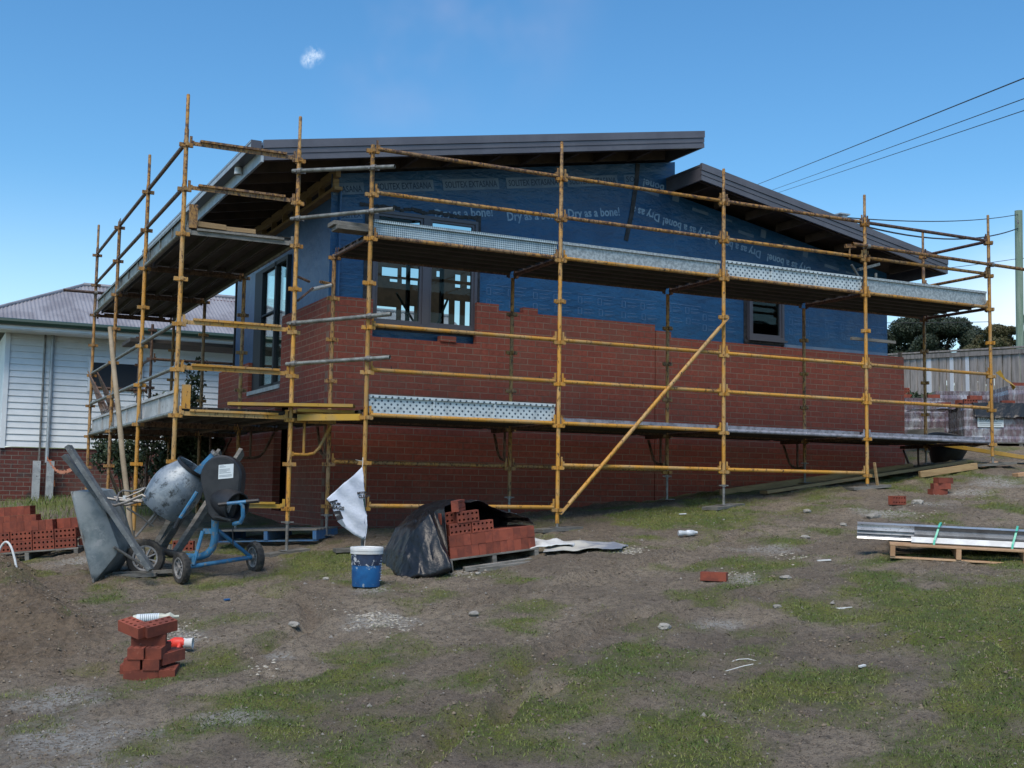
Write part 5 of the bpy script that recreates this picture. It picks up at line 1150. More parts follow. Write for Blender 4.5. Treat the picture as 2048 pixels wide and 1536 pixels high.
def lboard(name,A_,p,q,w,h,mk,label,group=None,up=(0,0,1),cat='board',wob=True):
    root_M=Matrix.Translation(A_)@Matrix.Rotation(-TH,4,'Z'); p=root_M@Vector(p); q=root_M@Vector(q); u_=Matrix.Rotation(-TH,3,'Z')@Vector(up)
    b=MB(); d=(q-p).normalized(); s=d.cross(u_).normalized(); U_=s.cross(d); N_=14; vs=[];fs=[]
    for i in range(N_+1):
        c=p.lerp(q,i/N_); ww=w*(1+(random.uniform(-.05,.05) if wob else 0)); hh=h*(1+(random.uniform(-.06,.1) if wob else 0))
        for a_,c_ in ((-1,-1),(1,-1),(1,1),(-1,1)): vs.append(c+s*a_*ww/2+U_*c_*hh/2)
    for i in range(N_):
        for k in range(4): fs.append((i*4+k,i*4+(k+1)%4,i*4+4+(k+1)%4,i*4+4+k))
    fs+=[(0,3,2,1),(N_*4,N_*4+1,N_*4+2,N_*4+3)]
    b.add(vs,fs); return tag(b.build(name,MT[mk],loc=tuple(q),bev=.002),label,cat,group)
lboard('timber_plank',AW,(-.265,-.16,1.285),(.585,-.20,.13),.045,.105,'muddyplank','front mortar caked plank leaning across the wheelbarrow tray','mortar caked planks on the wheelbarrow',up=(0,-1,0))
lboard('timber_plank',AW,(-.35,-.02,1.20),(.14,.04,.62),.045,.09,'muddyplank','rear shorter mortar caked plank leaning behind the front one','mortar caked planks on the wheelbarrow',up=(0,-1,0))
lboard('timber_board',AW,(.04,.16,.03),(.52,.20,.06),.09,.035,'greytimber','front grey board on the ground under the wheelbarrow wheel','grey boards under the wheelbarrow')
lboard('timber_board',AW,(.06,.32,.05),(.75,.36,.09),.09,.035,'greytimber','rear grey board on the ground under the wheelbarrow wheel','grey boards under the wheelbarrow')
lboard('timber_board',AW,(.42,.60,.26),(.84,1.25,1.28),.14,.035,'greytimber','tall grey board leaning behind the mixer drum, its top rising left of the corner post','boards leaning behind the mixer',up=(1,0,0))
lboard('timber_board',AW,(.58,.62,.24),(1.06,1.30,1.30),.12,.04,'greytimber','tall grey board leaning behind the mixer drum, its rounded top right of the corner post','boards leaning behind the mixer',up=(1,0,0))
lboard('timber_board',AW,(.30,.55,.12),(.52,.70,.62),.10,.05,'greytimber','short dark board propped between the wheelbarrow and the mixer drum','boards leaning behind the mixer',up=(1,0,0))
# ================================================================== BLUE PALLET BEHIND THE MIXER
MP=frame(-1.52,-.72,gz(-1.0,-.9)+.15,R(-33),R(2)); pallet(MP,1.2,.95,'bluepallet','faded blue pallet lying behind the mixer by the house corner',h=.14,deckmk='greytimber')
# ================================================================== BUCKET
zb=gz(-.92,-4.22); BK=empty('bucket',(-.92,-4.22,zb),'blue paint bucket with a closed white lid standing in the yard','bucket')
b=MB(); b.lathe([(.001,.002),(.124,.002),(.127,.008),(.134,.17),(.138,.23)],c=(-.92,-4.22,zb),n=40); b.build('body',MT['bucket'],BK,smooth=True)
b=MB(); b.lathe([(.1380,.195),(.1425,.30)],c=(-.92,-4.22,zb),n=40); b.build('dark_band',MT['bucketdark'],BK,smooth=True)
b=MB(); b.lathe([(.143,.295),(.149,.297),(.150,.318),(.146,.320),(.151,.324),(.152,.350),(.147,.357),(.130,.358),(.126,.350),(.001,.350)],c=(-.92,-4.22,zb),n=44); b.build('lid',MT['lid'],BK,smooth=True)
vd=Vector((.62,-.78,0)).normalized()
for k,(tx,sz,zz) in enumerate((('Render',.040,.215),('adhesive',.022,.175),('15 kg',.02,.14))) if False else (): pass
b=MB()
for k in range(9):
    a0=R(-52+random.uniform(-4,4)+ (k%3)*6); z=zb+.06+.025*k; a1=a0+R(random.uniform(6,20)); r_=.1415
    pts=[Vector((-.92+r_*math.cos(a0+(a1-a0)*t/3),-4.22+r_*math.sin(a0+(a1-a0)*t/3),z)) for t in range(4)]; b.tube(pts,.003,4)
b.build('label_marks',MT['paper'],BK)
# ================================================================== HANGING WHITE BAG
def sheet(outline,nseg,thick,fold,Mx):
    bm=bmesh.new(); vs=[bm.verts.new((x,0,z)) for x,z in outline]; bm.faces.new(vs); bmesh.ops.triangulate(bm,faces=bm.faces[:])
    for _ in range(nseg): bmesh.ops.subdivide_edges(bm,edges=[e for e in bm.edges if e.calc_length()>.035],cuts=1,use_grid_fill=True); bmesh.ops.triangulate(bm,faces=bm.faces[:])
    for v in bm.verts: v.co.y=fold(v.co.x,v.co.z)
    me=bpy.data.meshes.new('bag_body'); bm.to_mesh(me); bm.free(); me.transform(Mx); return me
BG=empty('hanging_bag',(-.34,-2.40,1.80),'white woven bag tied by one corner to the front left scaffold post','bag',None,-TH)
ol=[(0,0),(.02,-.13),(.036,-.275),(.050,-.46),(.074,-.618),(.065,-.714),(.05,-.783),(-.073,-.727),(-.181,-.649),(-.246,-.581),(-.301,-.466),(-.323,-.402),(-.372,-.35),(-.32,-.296),(-.255,-.235),(-.189,-.172),(-.084,-.091)]
fold=lambda x,z:-.02-.030*math.sin(9*x+3*z+1)*min(1,-z*4)-.016*abs(math.sin(14*(x*1.0+z*.55)))*min(1,-z*3)-.006*math.sin(31*z+19*x)
me=sheet(ol,4,.004,fold,Matrix.Identity(4)); me.materials.append(MT['bag']); me.polygons.foreach_set('use_smooth',[True]*len(me.polygons)); o=bpy.data.objects.new('bag_body',me); COL.objects.link(o); o.parent=BG
md=o.modifiers.new('s','SOLIDIFY'); md.thickness=.012
def bagtext(t,s,x,z,rot,m='inkblack'):
    cu=bpy.data.curves.new('t','FONT'); cu.body=t; cu.size=s; cu.resolution_u=2; cu.extrude=.0005; cu.offset=.002; q=bpy.data.objects.new('t',cu); COL.objects.link(q); bpy.context.view_layer.update(); me=bpy.data.meshes.new_from_object(q); bpy.data.objects.remove(q)
    bm=bmesh.new(); bm.from_mesh(me); bmesh.ops.transform(bm,matrix=Matrix.Translation((x,0,z))@Matrix.Rotation(rot,4,'Y')@Matrix.Rotation(R(90),4,'X'),verts=bm.verts[:])
    for v in bm.verts: v.co.y+=fold(v.co.x,v.co.z)-.022
    bm.to_mesh(me); bm.free(); me.materials.clear(); me.materials.append(MT[m]); o=bpy.data.objects.new('print',me); COL.objects.link(o); o.parent=BG
bagtext('BAGS',.052,-.312,-.45,R(8)); bagtext('25UM',.036,-.315,-.405,R(6)); bagtext('BETTER',.032,-.045,-.295,R(-6)); bagtext('CLEAN',.042,-.03,-.335,R(-6))
def bagpatch(pts,m):
    b=MB(); vs=[]; P_=[Vector((x,0,z)) for x,z in pts]; N_=6
    for i in range(N_+1):
        for j in range(N_+1):
            a_=P_[0].lerp(P_[1],i/N_); c_=P_[3].lerp(P_[2],i/N_); p=a_.lerp(c_,j/N_); p.y=fold(p.x,p.z)-.0205; vs.append(p)
    b.add(vs,[(i*(N_+1)+j,(i+1)*(N_+1)+j,(i+1)*(N_+1)+j+1,i*(N_+1)+j+1) for i in range(N_) for j in range(N_)]); b.build('print',MT[m],BG,world=False)
bagpatch([(-.300,-.480),(-.225,-.470),(-.188,-.555),(-.245,-.580)],'inkblack'); bagpatch([(-.25,-.585),(-.205,-.560),(-.16,-.63),(-.185,-.645)],'ink'); bagpatch([(-.335,-.375),(-.26,-.355),(-.255,-.37),(-.335,-.392)],'inkblack'); bagpatch([(.020,-.34),(.038,-.34),(.055,-.47),(.045,-.47)],'green')
bagpatch([(-.275,-.510),(-.235,-.505),(-.228,-.525),(-.268,-.530)],'paper')
b=MB(); b.tube([(0,-.02,0),(.002,-.01,.05),(.0,0,.10)],.004,5); b.tube([(0,0,.06),(-.05,0,.07),(-.08,0,.075)],.002,4); b.tube([(.05,-.02,-.78),(.045,-.03,-.86)],.003,4); b.build('tie_string',MT['whitecloth'],BG,world=False)
# ================================================================== FOREGROUND SMALL THINGS
zz=gz(-2.93,-5.10)
zz=gz(-2.86,-4.66)
SB=empty('sealant_tube',(-2.85,-4.58,zz+.01),'crushed cream plastic bottle lying behind the foreground brick stack','bottle',None,-TH+R(8))
b=MB(); b.lathe([(.001,-.16),(.030,-.158),(.034,-.14),(.036,-.02),(.034,.06),(.026,.09),(.038,.13),(.020,.155),(.012,.165),(.012,.20),(.001,.20)],c=(0,0,.034),axis=(1,0,.06),n=20); b.build('body',MT['sausage'],SB,world=False,smooth=True)
b=MB(); b.lathe([(.0368,-.13),(.0372,-.02),(.0362,.045)],c=(0,0,.034),axis=(1,0,.06),n=20); b.build('label',MT['paper'],SB,world=False,smooth=True)
b=MB()
for k in range(9): b.lathe([(.0378,-.10+.016*k),(.0378,-.096+.016*k)],c=(0,0,.034),axis=(1,0,.06),n=20)
b.build('small_print',MT['ink'],SB,world=False)
# glove: palm, four fingers, thumb, knitted cuff
zg=gz(-2.75,-5.50); GLV=empty('glove',(-2.83,-5.50,gz(-2.83,-5.5)+.02),'orange red rubber work glove with a white cuff lying beside the brick stack','glove',None,-TH+R(-4))
GLV.scale=(1.08,1.08,1.08)
b=MB()
b.lathe([(.001,-.055),(.030,-.05),(.042,-.02),(.040,.02),(.030,.05),(.001,.055)],c=(0,0,.036),axis=(1,0,.05),n=14)
for k,(yy,ln) in enumerate(((-.028,.045),(-.010,.058),(.010,.052),(.028,.04))): b.tube([(-.03,yy,.045),(-.06,yy,.045-.004*k),(-.06-ln*.6,yy*1.1,.026),(-.06-ln,yy*1.15,.012)],.011,8,rs=[.013,.012,.011,.008])
b.tube([(.02,-.03,.04),(.025,-.05,.022),(.02,-.062,.010),(.012,-.07,.006)],.012,8,rs=[.014,.013,.011,.008])
o=b.build('hand_part',MT['red'],GLV,world=False,smooth=True)
b=MB(); b.lathe([(.036,.04),(.032,.055),(.034,.08),(.038,.10),(.033,.10),(.028,.05)],c=(0,0,.036),axis=(1,.1,.02),n=14); b.build('cuff',MT['whitecloth'],GLV,world=False,smooth=True)
# ================================================================== CURLED BOARDS BESIDE THE MIDDLE PALLET
def flat(name,pts,z,curl,m,lab,cat):
    b=MB(); N_=16; P_=[Vector((x,y,0)) for x,y in pts]; vs=[]
    for i in range(N_+1):
        for j in range(N_+1):
            a_=P_[0].lerp(P_[1],i/N_); c_=P_[3].lerp(P_[2],i/N_); p=a_.lerp(c_,j/N_); p.z=gz(p.x,p.y)+z+curl*math.sin(3*i/N_+1)*(j/N_)+.006*math.sin(i*.9+j*.7); vs.append(p)
    b.add(vs,[(i*(N_+1)+j,(i+1)*(N_+1)+j,(i+1)*(N_+1)+j+1,i*(N_+1)+j+1) for i in range(N_) for j in range(N_)]); o=b.build(name,MT[m],loc=tuple(vs[0]),smooth=True); md=o.modifiers.new('s','SOLIDIFY'); md.thickness=.008; md.offset=1; return tag(o,lab,cat)
flat('board_sheet',[(1.02,-4.00),(1.85,-4.15),(2.15,-3.80),(1.35,-3.5)],.035,.04,'cardboard','grey blue board lying flat to the right of the middle brick pallet','board')
flat('board_sheet',[(.95,-3.85),(1.40,-3.92),(1.65,-3.60),(1.05,-3.45)],.085,.06,'lid','buckled white sheet on top of the flat grey blue board','sheet')
# clear plastic bottle on the ground
zz=gz(3.2,-3.42); b=MB(); b.lathe([(.001,-.11),(.03,-.108),(.034,-.08),(.024,-.03),(.034,0),(.030,.06),(.016,.09),(.013,.11),(.001,.11)],c=(3.05,-3.6,gz(3.05,-3.6)+.045),axis=(.94,-.3,.05),n=18); tag(b.build('plastic_bottle',MT['clear'],loc=(3.05,-3.6,gz(3.05,-3.6)),smooth=True),'crumpled clear plastic bottle on the grass in front of the scaffold','bottle')
# stones that can be told apart
RK=[(5.3,-4.1,.085,'largest rounded pale stone in front of the second scaffold bay from the right'),(4.75,-4.2,.05,'small pale stone left of the largest one'),(6.45,-3.65,.075,'white stone beside the lone upright brick'),(-.55,-5.75,.05,'pale stone on the near edge of the mortar spill'),(-1.9,-5.3,.05,'grey stone right of the curved wheel rut'),(.45,-7.0,.055,'white stone in the middle of the foreground grass'),(1.6,-6.9,.04,'pale stone below the lone brick'),(2.35,-6.1,.05,'white stone right of the lone brick'),(5.0,-3.3,.06,'pale stone near the third scaffold foot'),(-1.15,-3.75,.03,'little white stone left of the bucket'),(.25,-4.12,.035,'white crumb in front of the battens'),(3.0,-8.9,.03,'white crumb in the right foreground grass'),(3.9,-4.55,.05,'small flat stone on the mud before the diagonal brace')]
rm=[rock_mesh('stone',i) for i in range(4)]
for i,(x,y,s,l) in enumerate(RK):
    o=bpy.data.objects.new('stone',rm[i%4]); COL.objects.link(o); o.location=(x,y,gz(x,y)+s*.2); o.scale=(s,s,s); o.rotation_euler=(0,0,i*1.3); tag(o,l,'stone','pale stones lying in the yard')
# ================================================================== RIGHT PALLET WITH METAL LENGTHS
p0=Vector((3.56,-6.10)); p1=Vector((4.36,-6.98)); d2=(p1-p0); yaw=math.atan2(d2.y,d2.x)
L2=1.20; zA=gz(p0.x,p0.y)
MR=frame(3.56,-6.14,1.135,R(-43),R(-1.5),R(3)); pallet(MR,L2,1.0,'paletimber','new pale timber pallet carrying the silver metal lengths','.14' and .135,nb=6,bw=.125)
def channel(prof,xa,xb,y,z,m,label,nm='flashing_length',flip=False):
    b=MB(); n=len(prof); t=.0025; vs=[];fs=[]
    for x in (xa,xb):
        for (py,pz) in prof: vs.append(MR@Vector((x,y+py,z+pz)))
    for i in range(n-1): fs.append((i,i+1,n+i+1,n+i))
    b.add(vs,fs); o=b.build(nm,MT[m],loc=tuple(vs[0])); md=o.modifiers.new('s','SOLIDIFY'); md.thickness=t; tag(o,label,'metal length','metal lengths on the right pallet'); return o
channel([(-.04,0),(-.03,.015),(.02,.034),(-.012,.044),(.024,.068),(-.012,.078),(.045,.105),(.04,.128),(.02,.134),(.15,.142)],-.30,1.9,.24,.02,'alum','long folded zinc length overhanging the left end of the pallet, ribbed at its end')
channel([(.0,.03),(.02,.045),(.035,.085),(.02,.118),(-.004,.124)],.22,1.9,.205,.035,'darkgalv','dark grey folded channel strapped in front of the zinc length')
channel([(.02,0),(.0,.012),(.052,.058),(.07,.058)],.19,1.9,.135,.002,'lid','bright angle strip at the front of the strapped metal bundle')
channel([(0,0),(.12,.0),(.12,.02)],.10,1.9,.46,.004,'galv','grey strip lying flat at the back of the metal bundle')
for k,x in enumerate((.42,1.10)):
    b=MB(); pp=[MR@Vector((x-.03,.115,-.005)),MR@Vector((x-.025,.128,.04)),MR@Vector((x-.005,.17,.09)),MR@Vector((x+.015,.215,.15)),MR@Vector((x+.03,.27,.185)),MR@Vector((x+.05,.42,.19)),MR@Vector((x+.06,.50,.0))]
    for a_,c_ in zip(pp[:-1],pp[1:]): b.bar(a_,c_,.018,.0025,up=(MR.to_3x3()@Vector((0,-.7,.7))))
    tag(b.build('strap',MT['strap'],loc=tuple(pp[0])),('left' if k==0 else 'right')+' mint green strap around the metal lengths','strap','green straps round the metal lengths')
# ================================================================== TIMBERS AND THINGS NEAR THE RIGHT END
def gbar(name,xa,ya,xb,yb,w,h,m,lab,cat='timber',group=None,dz0=0,dz1=0):
    return onedeck(name,(xa,ya,gz(xa,ya)+h/2+dz0),(xb,yb,gz(xb,yb)+h/2+dz1),w,h,m,lab,cat,group)
G_='yellow timbers by the right end of the scaffold'
gbar('timber_length',5.9,-1.35,9.3,-1.75,.20,.045,'timber','long dirty yellow timber lying under the right scaffold bays','timber',G_,0.02,.05)
gbar('timber_length',5.6,-.75,8.8,-1.25,.045,.09,'timber','long narrow timber lying behind the flat yellow one','timber',G_)
gbar('timber_length',8.05,-2.12,9.0,-2.28,.05,.09,'timber','short clean cut timber beside the right scaffold foot','timber',G_)
gbar('timber_length',9.0,-2.95,9.9,-3.1,.12,.05,'paletimber','pale timber offcut at the right edge of the picture')
gbar('timber_length',9.35,-2.12,9.75,-1.95,.10,.03,'paletimber','short pale offcut behind the right hand scaffold foot')
onedeck('steel_plank',(9.15,-.8,gz(9.3,-.8)+.42),(10.35,-2.45,gz(10.35,-2.45)+.05),.225,.06,'yplank','yellow steel plank sloping from the deck end down to the ground','plank')
onedeck('stake',(7.05,-2.35,gz(7.05,-2.35)),(6.98,-2.36,gz(7.0,-2.35)+.35),.04,.02,'timber','short timber stake beside the fourth scaffold post','stake')
# yellow bent cap on the right corner post
b=MB(); P=Vector((9.36,FY-.05,zF(4)+.06)); b.add([P,P+Vector((.30,.02,-.10)),P+Vector((.33,-.02,-.24)),P+Vector((.12,-.08,-.12)),P+Vector((.04,-.05,.04)),P+Vector((.30,-.10,-.20))],[(0,1,5,3),(1,2,5),(0,3,4)]); o=b.build('bent_sheet',MT['yplank'],loc=tuple(P)); md=o.modifiers.new('s','SOLIDIFY'); md.thickness=.004; tag(o,'bent yellow sheet hooked on the right corner post','metal sheet')
# black tub behind the right end of the deck
ct=Vector((10.02,-.72,gz(10.02,-.72)-.10)); b=MB(); b.lathe([(.001,.0),(.20,.0),(.30,.28),(.33,.42),(.345,.43),(.345,.415),(.31,.41),(.28,.28),(.19,.02),(.001,.02)],c=ct+Vector((0,0,.05)),axis=(-.15,-.35,.9),n=26); tag(b.build('rubber_tub',MT['blackplastic'],loc=tuple(ct),smooth=True),'black tub tipped behind the right end of the lower deck','tub')
# shrink wrapped brick packs
def pack(x,y,yaw,lx,ly,h,label,sheetlabel=None,z=None):
    z=(gz(x,y) if z is None else z); Mx=frame(x,y,z+.12,yaw); root=bpy.data.objects.new('brick_pack',None); COL.objects.link(root); root.matrix_world=Mx; tag(root,label,'brick pack','shrink wrapped brick packs')
    b=MB(); nz=4; N_=22
    # lumpy wrapped block
    for (ax0,ax1) in (((0,0),(lx,0)),((lx,0),(lx,ly)),((lx,ly),(0,ly)),((0,ly),(0,0))):
        vs=[]
        for i in range(N_+1):
            for j in range(nz*3+1):
                t=i/N_; X=ax0[0]+(ax1[0]-ax0[0])*t; Y=ax0[1]+(ax1[1]-ax0[1])*t; Z=h*j/(nz*3); nx_=(Y<=0)*-1+(Y>=ly)*1; wv=.008*math.sin(j*2.1)+.006*math.sin(i*1.9); 
                if ax0[1]==ax1[1]: Y+=wv*(-1 if ax0[1]==0 else 1)
                else: X+=wv*(1 if ax0[0]>0 else -1)
                vs.append((X,Y,Z))
        k=nz*3+1; b.add(vs,[(i*k+j,(i+1)*k+j,(i+1)*k+j+1,i*k+j+1) for i in range(N_) for j in range(k-1)])
    b.box((.01,.01,h-.01),(lx-.01,ly-.01,h+.004)); b.build('wrapped_bricks',MT['shrink'],root,world=False,recalc=False)
    b=MB()
    for q in (.02,lx/2-.03,lx-.08): b.box((q,0,-.12),(q+.06,ly,-.02))
    b.box((-.01,-.01,-.018),(lx+.01,ly+.01,-.002)); b.build('pallet_base',MT['greytimber'],root,world=False)
    return root,Mx
r1,M1=pack(11.6,.31,R(-32),1.0,1.0,.66,'shrink wrapped brick pack with a white label and black plastic on top',z=2.40)
b=MB(); b.box((.22,-.022,.26),(.66,-.016,.47)); l1=b.build('label',MT['paper'],r1,world=False)
def lt(t,s,x,z,par,m='inkblack',y=-.0235):
    cu=bpy.data.curves.new('t','FONT'); cu.body=t; cu.size=s; cu.resolution_u=2; cu.extrude=.0005; cu.offset=.001; q=bpy.data.objects.new('t',cu); COL.objects.link(q); bpy.context.view_layer.update(); me=bpy.data.meshes.new_from_object(q); bpy.data.objects.remove(q)
    me.transform(Matrix.Translation((x,y,z))@Matrix.Rotation(R(90),4,'X')); me.materials.clear(); me.materials.append(MT[m]); o=bpy.data.objects.new('lettering',me); COL.objects.link(o); o.parent=par
lt('austral',.10,.25,.375,l1); lt('bricks',.05,.53,.385,l1)
b=MB()
for k,w_ in enumerate((.30,.38,.36)): b.box((.25,-.0235,.35-.03*k),(.25+w_,-.0225,.358-.03*k))
b.build('small_print',MT['ink'],l1,world=False)
r2,M2=pack(11.75,2.05,R(-32),.9,1.0,.66,'shiny shrink wrapped brick pack just beyond the house corner',z=2.62)
r3,M3=pack(12.75,.35,R(-32),1.1,1.1,.92,'tall shrink wrapped brick pack at the right edge of the picture',z=2.52)
r4,M4=pack(12.6,1.9,R(-32),1.4,1.0,.84,'shrink wrapped brick pack at the back under the black plastic',z=2.60)
b=MB(); b.box((.02,-.022,.30),(.17,-.016,.52)); b.build('label',MT['paper'],r3,world=False)
GT='loose bricks on top of the wrapped packs'
for Mx,c,k,l,rz in ((M1,(.15,.14,.70),'H','brick with holes showing at the front of the wrapped packs',0),(M1,(.10,.45,.72),'F','brick lying askew behind the hole showing one on the packs',.5),(M1,(.30,.40,.80),'F','brick lying on the other loose ones on the packs',.2),(M1,(.80,.20,.70),'F','brick on the black plastic next to the right corner post',0),(M1,(-.15,.75,.70),'F','dark brick at the left end of the packs',.1),(M3,(.25,.25,.96),'F','left brick on the tall pack at the picture edge',.1),(M3,(.55,.1,.96),'F','right brick on the tall pack at the picture edge',-.1),(M2,(.25,.4,.72),'F','lower brick of the pair on the shiny pack by the house corner',.3),(M2,(.22,.42,.83),'H','upper upright brick of the pair on the shiny pack by the house corner',.2),(M2,(.75,.3,.71),'F','brick beside the weeds on the packs',.1)):
    brick(Mx,c,k,l,GT,1,rz)
# black plastic over pack 1
def sheet2(Mx,x0,x1,y0,y1,z,drop,lab,m='black'):
    b=MB(); N_=40; vs=[]
    for i in range(N_+1):
        for j in range(N_+1):
            X=x0+(x1-x0)*i/N_; Y=y0+(y1-y0)*j/N_; f=float(fbm(np.array([X*4+2]),np.array([Y*4+7]),3)[0])-.5
            Z=z+.02+.05*abs(f)
            over=max(0,-Y)+max(0,-X)*.8+max(0,X-1.0)*.6; Z-=min(over*1.8,drop)*(1+.5*f); Y2=Y if Y>0 else Y*.35-.03
            vs.append(Mx@Vector((X+f*.06,Y2+f*.05,Z)))
    b.add(vs,[(i*(N_+1)+j,(i+1)*(N_+1)+j,(i+1)*(N_+1)+j+1,i*(N_+1)+j+1) for i in range(N_) for j in range(N_)]); o=b.build('plastic_sheet',MT[m],loc=tuple(vs[0]),smooth=True); md=o.modifiers.new('s','SOLIDIFY'); md.thickness=.003; tag(o,lab,'plastic sheet')
sheet2(M1,.15,1.25,-.16,.75,.66,.26,'black plastic sheet hanging over the front of the labelled brick pack')
sheet2(M1,-.75,.10,.3,1.1,.67,.10,'grey plastic sheet spread over the tops of the left packs','shrink')
onedeck('timber_board',(10.78,.81,2.64),(11.12,.30,2.67),.03,.16,'greytimber','pale board standing on edge behind the right end of the lower deck','board')
# ================================================================== FENCE, POLES, WIRES
def fence(P,zt,hh,root):
    pass
FN=empty('fence',(15.3,1.0,3.2),'weathered grey paling fence with a few white palings behind the brick packs','fence')
A_=Vector((16.9,12.0,5.30)); B_=Vector((15.25,-1.5,4.42)); L=(B_-A_).length; n=int(L/.125)
pal=[];white=[]
for k in range(n):
    t=(k+.5)/n; p=A_.lerp(B_,t); (white if k in (52,53,59,63,41) else pal).append((p,k))
d=(B_-A_).normalized(); dh=Vector((d.x,d.y,0)).normalized(); nrm=Vector((-dh.y,dh.x,0)); nrm=-nrm if nrm.x>0 else nrm
for lst,m,nm in ((pal,'fence','palings'),(white,'whitepaling','white_palings')):
    b=MB()
    for p,k in lst:
        if nm!='palings': b=MB()
        w_=.055*random.uniform(.95,1.05); off=(.012 if k%2 else 0); a=p+Vector((0,0,-1.75)); o_=nrm*off
        zt=p.z-.06+random.uniform(-.012,.012); jl=random.uniform(-.006,.006)
        vs=[]
        for zz_ in (p.z-1.8,zt):
            for s_,q in ((-1,0),(1,0),(1,.014),(-1,.014)): vs.append(Vector((p.x,p.y,zz_))+dh*(s_*w_+ (jl if zz_==zt else 0))+nrm*(q)+o_)
        b.add(vs,[(0,1,2,3),(7,6,5,4),(0,4,5,1),(1,5,6,2),(2,6,7,3),(3,7,4,0)])
        if nm!='palings': b.build('white_paling',MT[m],FN)
    if nm=='palings': b.build(nm,MT[m],FN)
b=MB(); b.bar(A_+nrm*.01,B_+nrm*.01,.11,.035); b.build('capping_rail',MT['fence'],FN)
for dz_ in (-.16,): b=MB(); b.bar(A_+nrm*.045+Vector((0,0,-.09)),B_+nrm*.045+Vector((0,0,-.09)),.02,.10); b.build('top_rail',MT['fence'],FN)
for t in (.12,.42,.775,.97):
    p=A_.lerp(B_,t); b=MB(); b.bar(p+nrm*.06+Vector((0,0,-1.8)),p+nrm*.06+Vector((0,0,.03)),.09,.09,up=dh); b.build('post',MT['bark'],FN)
PO=empty('power_pole',(21.8,7.7,3.8),'thick greenish timber power pole at the right edge','power pole')
b=MB(); b.tube([(21.85,7.75,3.0),(21.66,7.51,9.30)],.10,16); b.build('shaft',MT['greypole'],PO,smooth=True)
b=MB(); b.tube([(21.5,7.4,8.9),(21.5,7.4,9.0)],.03,6); b.build('insulator',MT['steel'],PO)
P2=empty('power_pole',(31.3,20.6,5.0),'thin pale far pole standing just beyond the right house end','power pole')
b=MB(); b.tube([(31.3,20.75,4.0),(31.06,20.84,8.9)],.13,10,rs=[.17,.15]); b.build('shaft',MT['greypole'],P2,smooth=True)
def wire(p,q,sag,r,lab):
    p=Vector(p);q=Vector(q); b=MB(); b.tube([p.lerp(q,t/16)-Vector((0,0,sag*4*(t/16)*(1-t/16))) for t in range(17)],r,5); tag(b.build('power_line',MT['wire'],loc=tuple(p)),lab,'power line','overhead wires')
def ext(p,q,k): p=Vector(p);q=Vector(q); return q+(p-q)*k
for i,(p,q) in enumerate((((13.41,.4,9.45),(32.84,32.57,17.26)),((13.43,.43,9.07),(33.42,32.31,16.94)),((15.08,1.81,9.5),(33.77,32.15,16.84)))):
    wire(ext(p,q,3.2),ext(q,p,1.6),.10,.010+.004*(i==0),['uppermost','middle','lowest'][i]+' of the three wires climbing to the upper right corner')
wire((8.14,-.52,5.86),(21.69,7.55,8.83),.30,.016,'lower thick cable running from the roof to the thick pole')
wire((8.12,-.55,5.90),(21.67,7.52,9.2),.12,.010,'upper thin wire running from the roof to the thick pole')
wire((21.7,7.6,8.0),(10.6,6.5,6.05),.1,.008,'service wire dropping from the thick pole to the lower roof end')
wire((21.7,7.6,8.0),(27.0,3.0,8.4),.1,.008,'wire leaving the thick pole to the right')
wire((18.3,13.5,6.75),(24.5,11.0,6.9),.05,.010,'low far wire above the fence between post and pole')
# ================================================================== TREES AND SHRUBS
def leaves(n,clumps,size,name,m,parent,flat=.5,seed=1):
    r_=np.random.default_rng(seed); P=[]
    w=np.array([c[3] for c in clumps])**2; w=w/w.sum(); idx=r_.choice(len(clumps),n,p=w)
    C=np.array([c[:3] for c in clumps])[idx]; Rr=np.array([c[3] for c in clumps])[idx]; Rz=np.array([c[4] if len(c)>4 else c[3] for c in clumps])[idx]
    v=r_.normal(size=(n,3)); v/=np.linalg.norm(v,axis=1)[:,None]; rad=r_.random(n)**.33; rad=.55+.5*rad*r_.random(n)**.3
    p=C+v*rad[:,None]*np.stack([Rr,Rr,Rz],-1)
    a=r_.normal(size=(n,3)); a/=np.linalg.norm(a,axis=1)[:,None]; t=np.cross(a,v+.3*r_.normal(size=(n,3))); t/=np.linalg.norm(t,axis=1)[:,None]+1e-9
    s=size*r_.uniform(.5,1.3,n)[:,None]
    V=np.stack([p-a*s,p+t*s*flat,p+a*s,p-t*s*flat],1).reshape(-1,3)
    off=np.array(parent.location) if parent is not None else 0
    V=V-off
    me=bpy.data.meshes.new(name); me.vertices.add(n*4); me.vertices.foreach_set('co',V.ravel()); me.loops.add(n*4); me.loops.foreach_set('vertex_index',np.arange(n*4)); me.polygons.add(n); me.polygons.foreach_set('loop_start',np.arange(n)*4); me.polygons.foreach_set('loop_total',np.full(n,4)); me.update(); me.materials.append(MT[m])
    o=bpy.data.objects.new(name,me); COL.objects.link(o); o.parent=parent; return o
def clumps(c,rx,ry,rz,n,r,seed):
    q=random.Random(seed); out=[]
    while len(out)<n:
        v=Vector((q.uniform(-1,1),q.uniform(-1,1),q.uniform(-1,1)))
        if v.length<1 and v.length>.35: out.append((c[0]+v.x*rx,c[1]+v.y*ry,c[2]+v.z*rz,r*q.uniform(.6,1.2),r*q.uniform(.5,.9)))
    return out
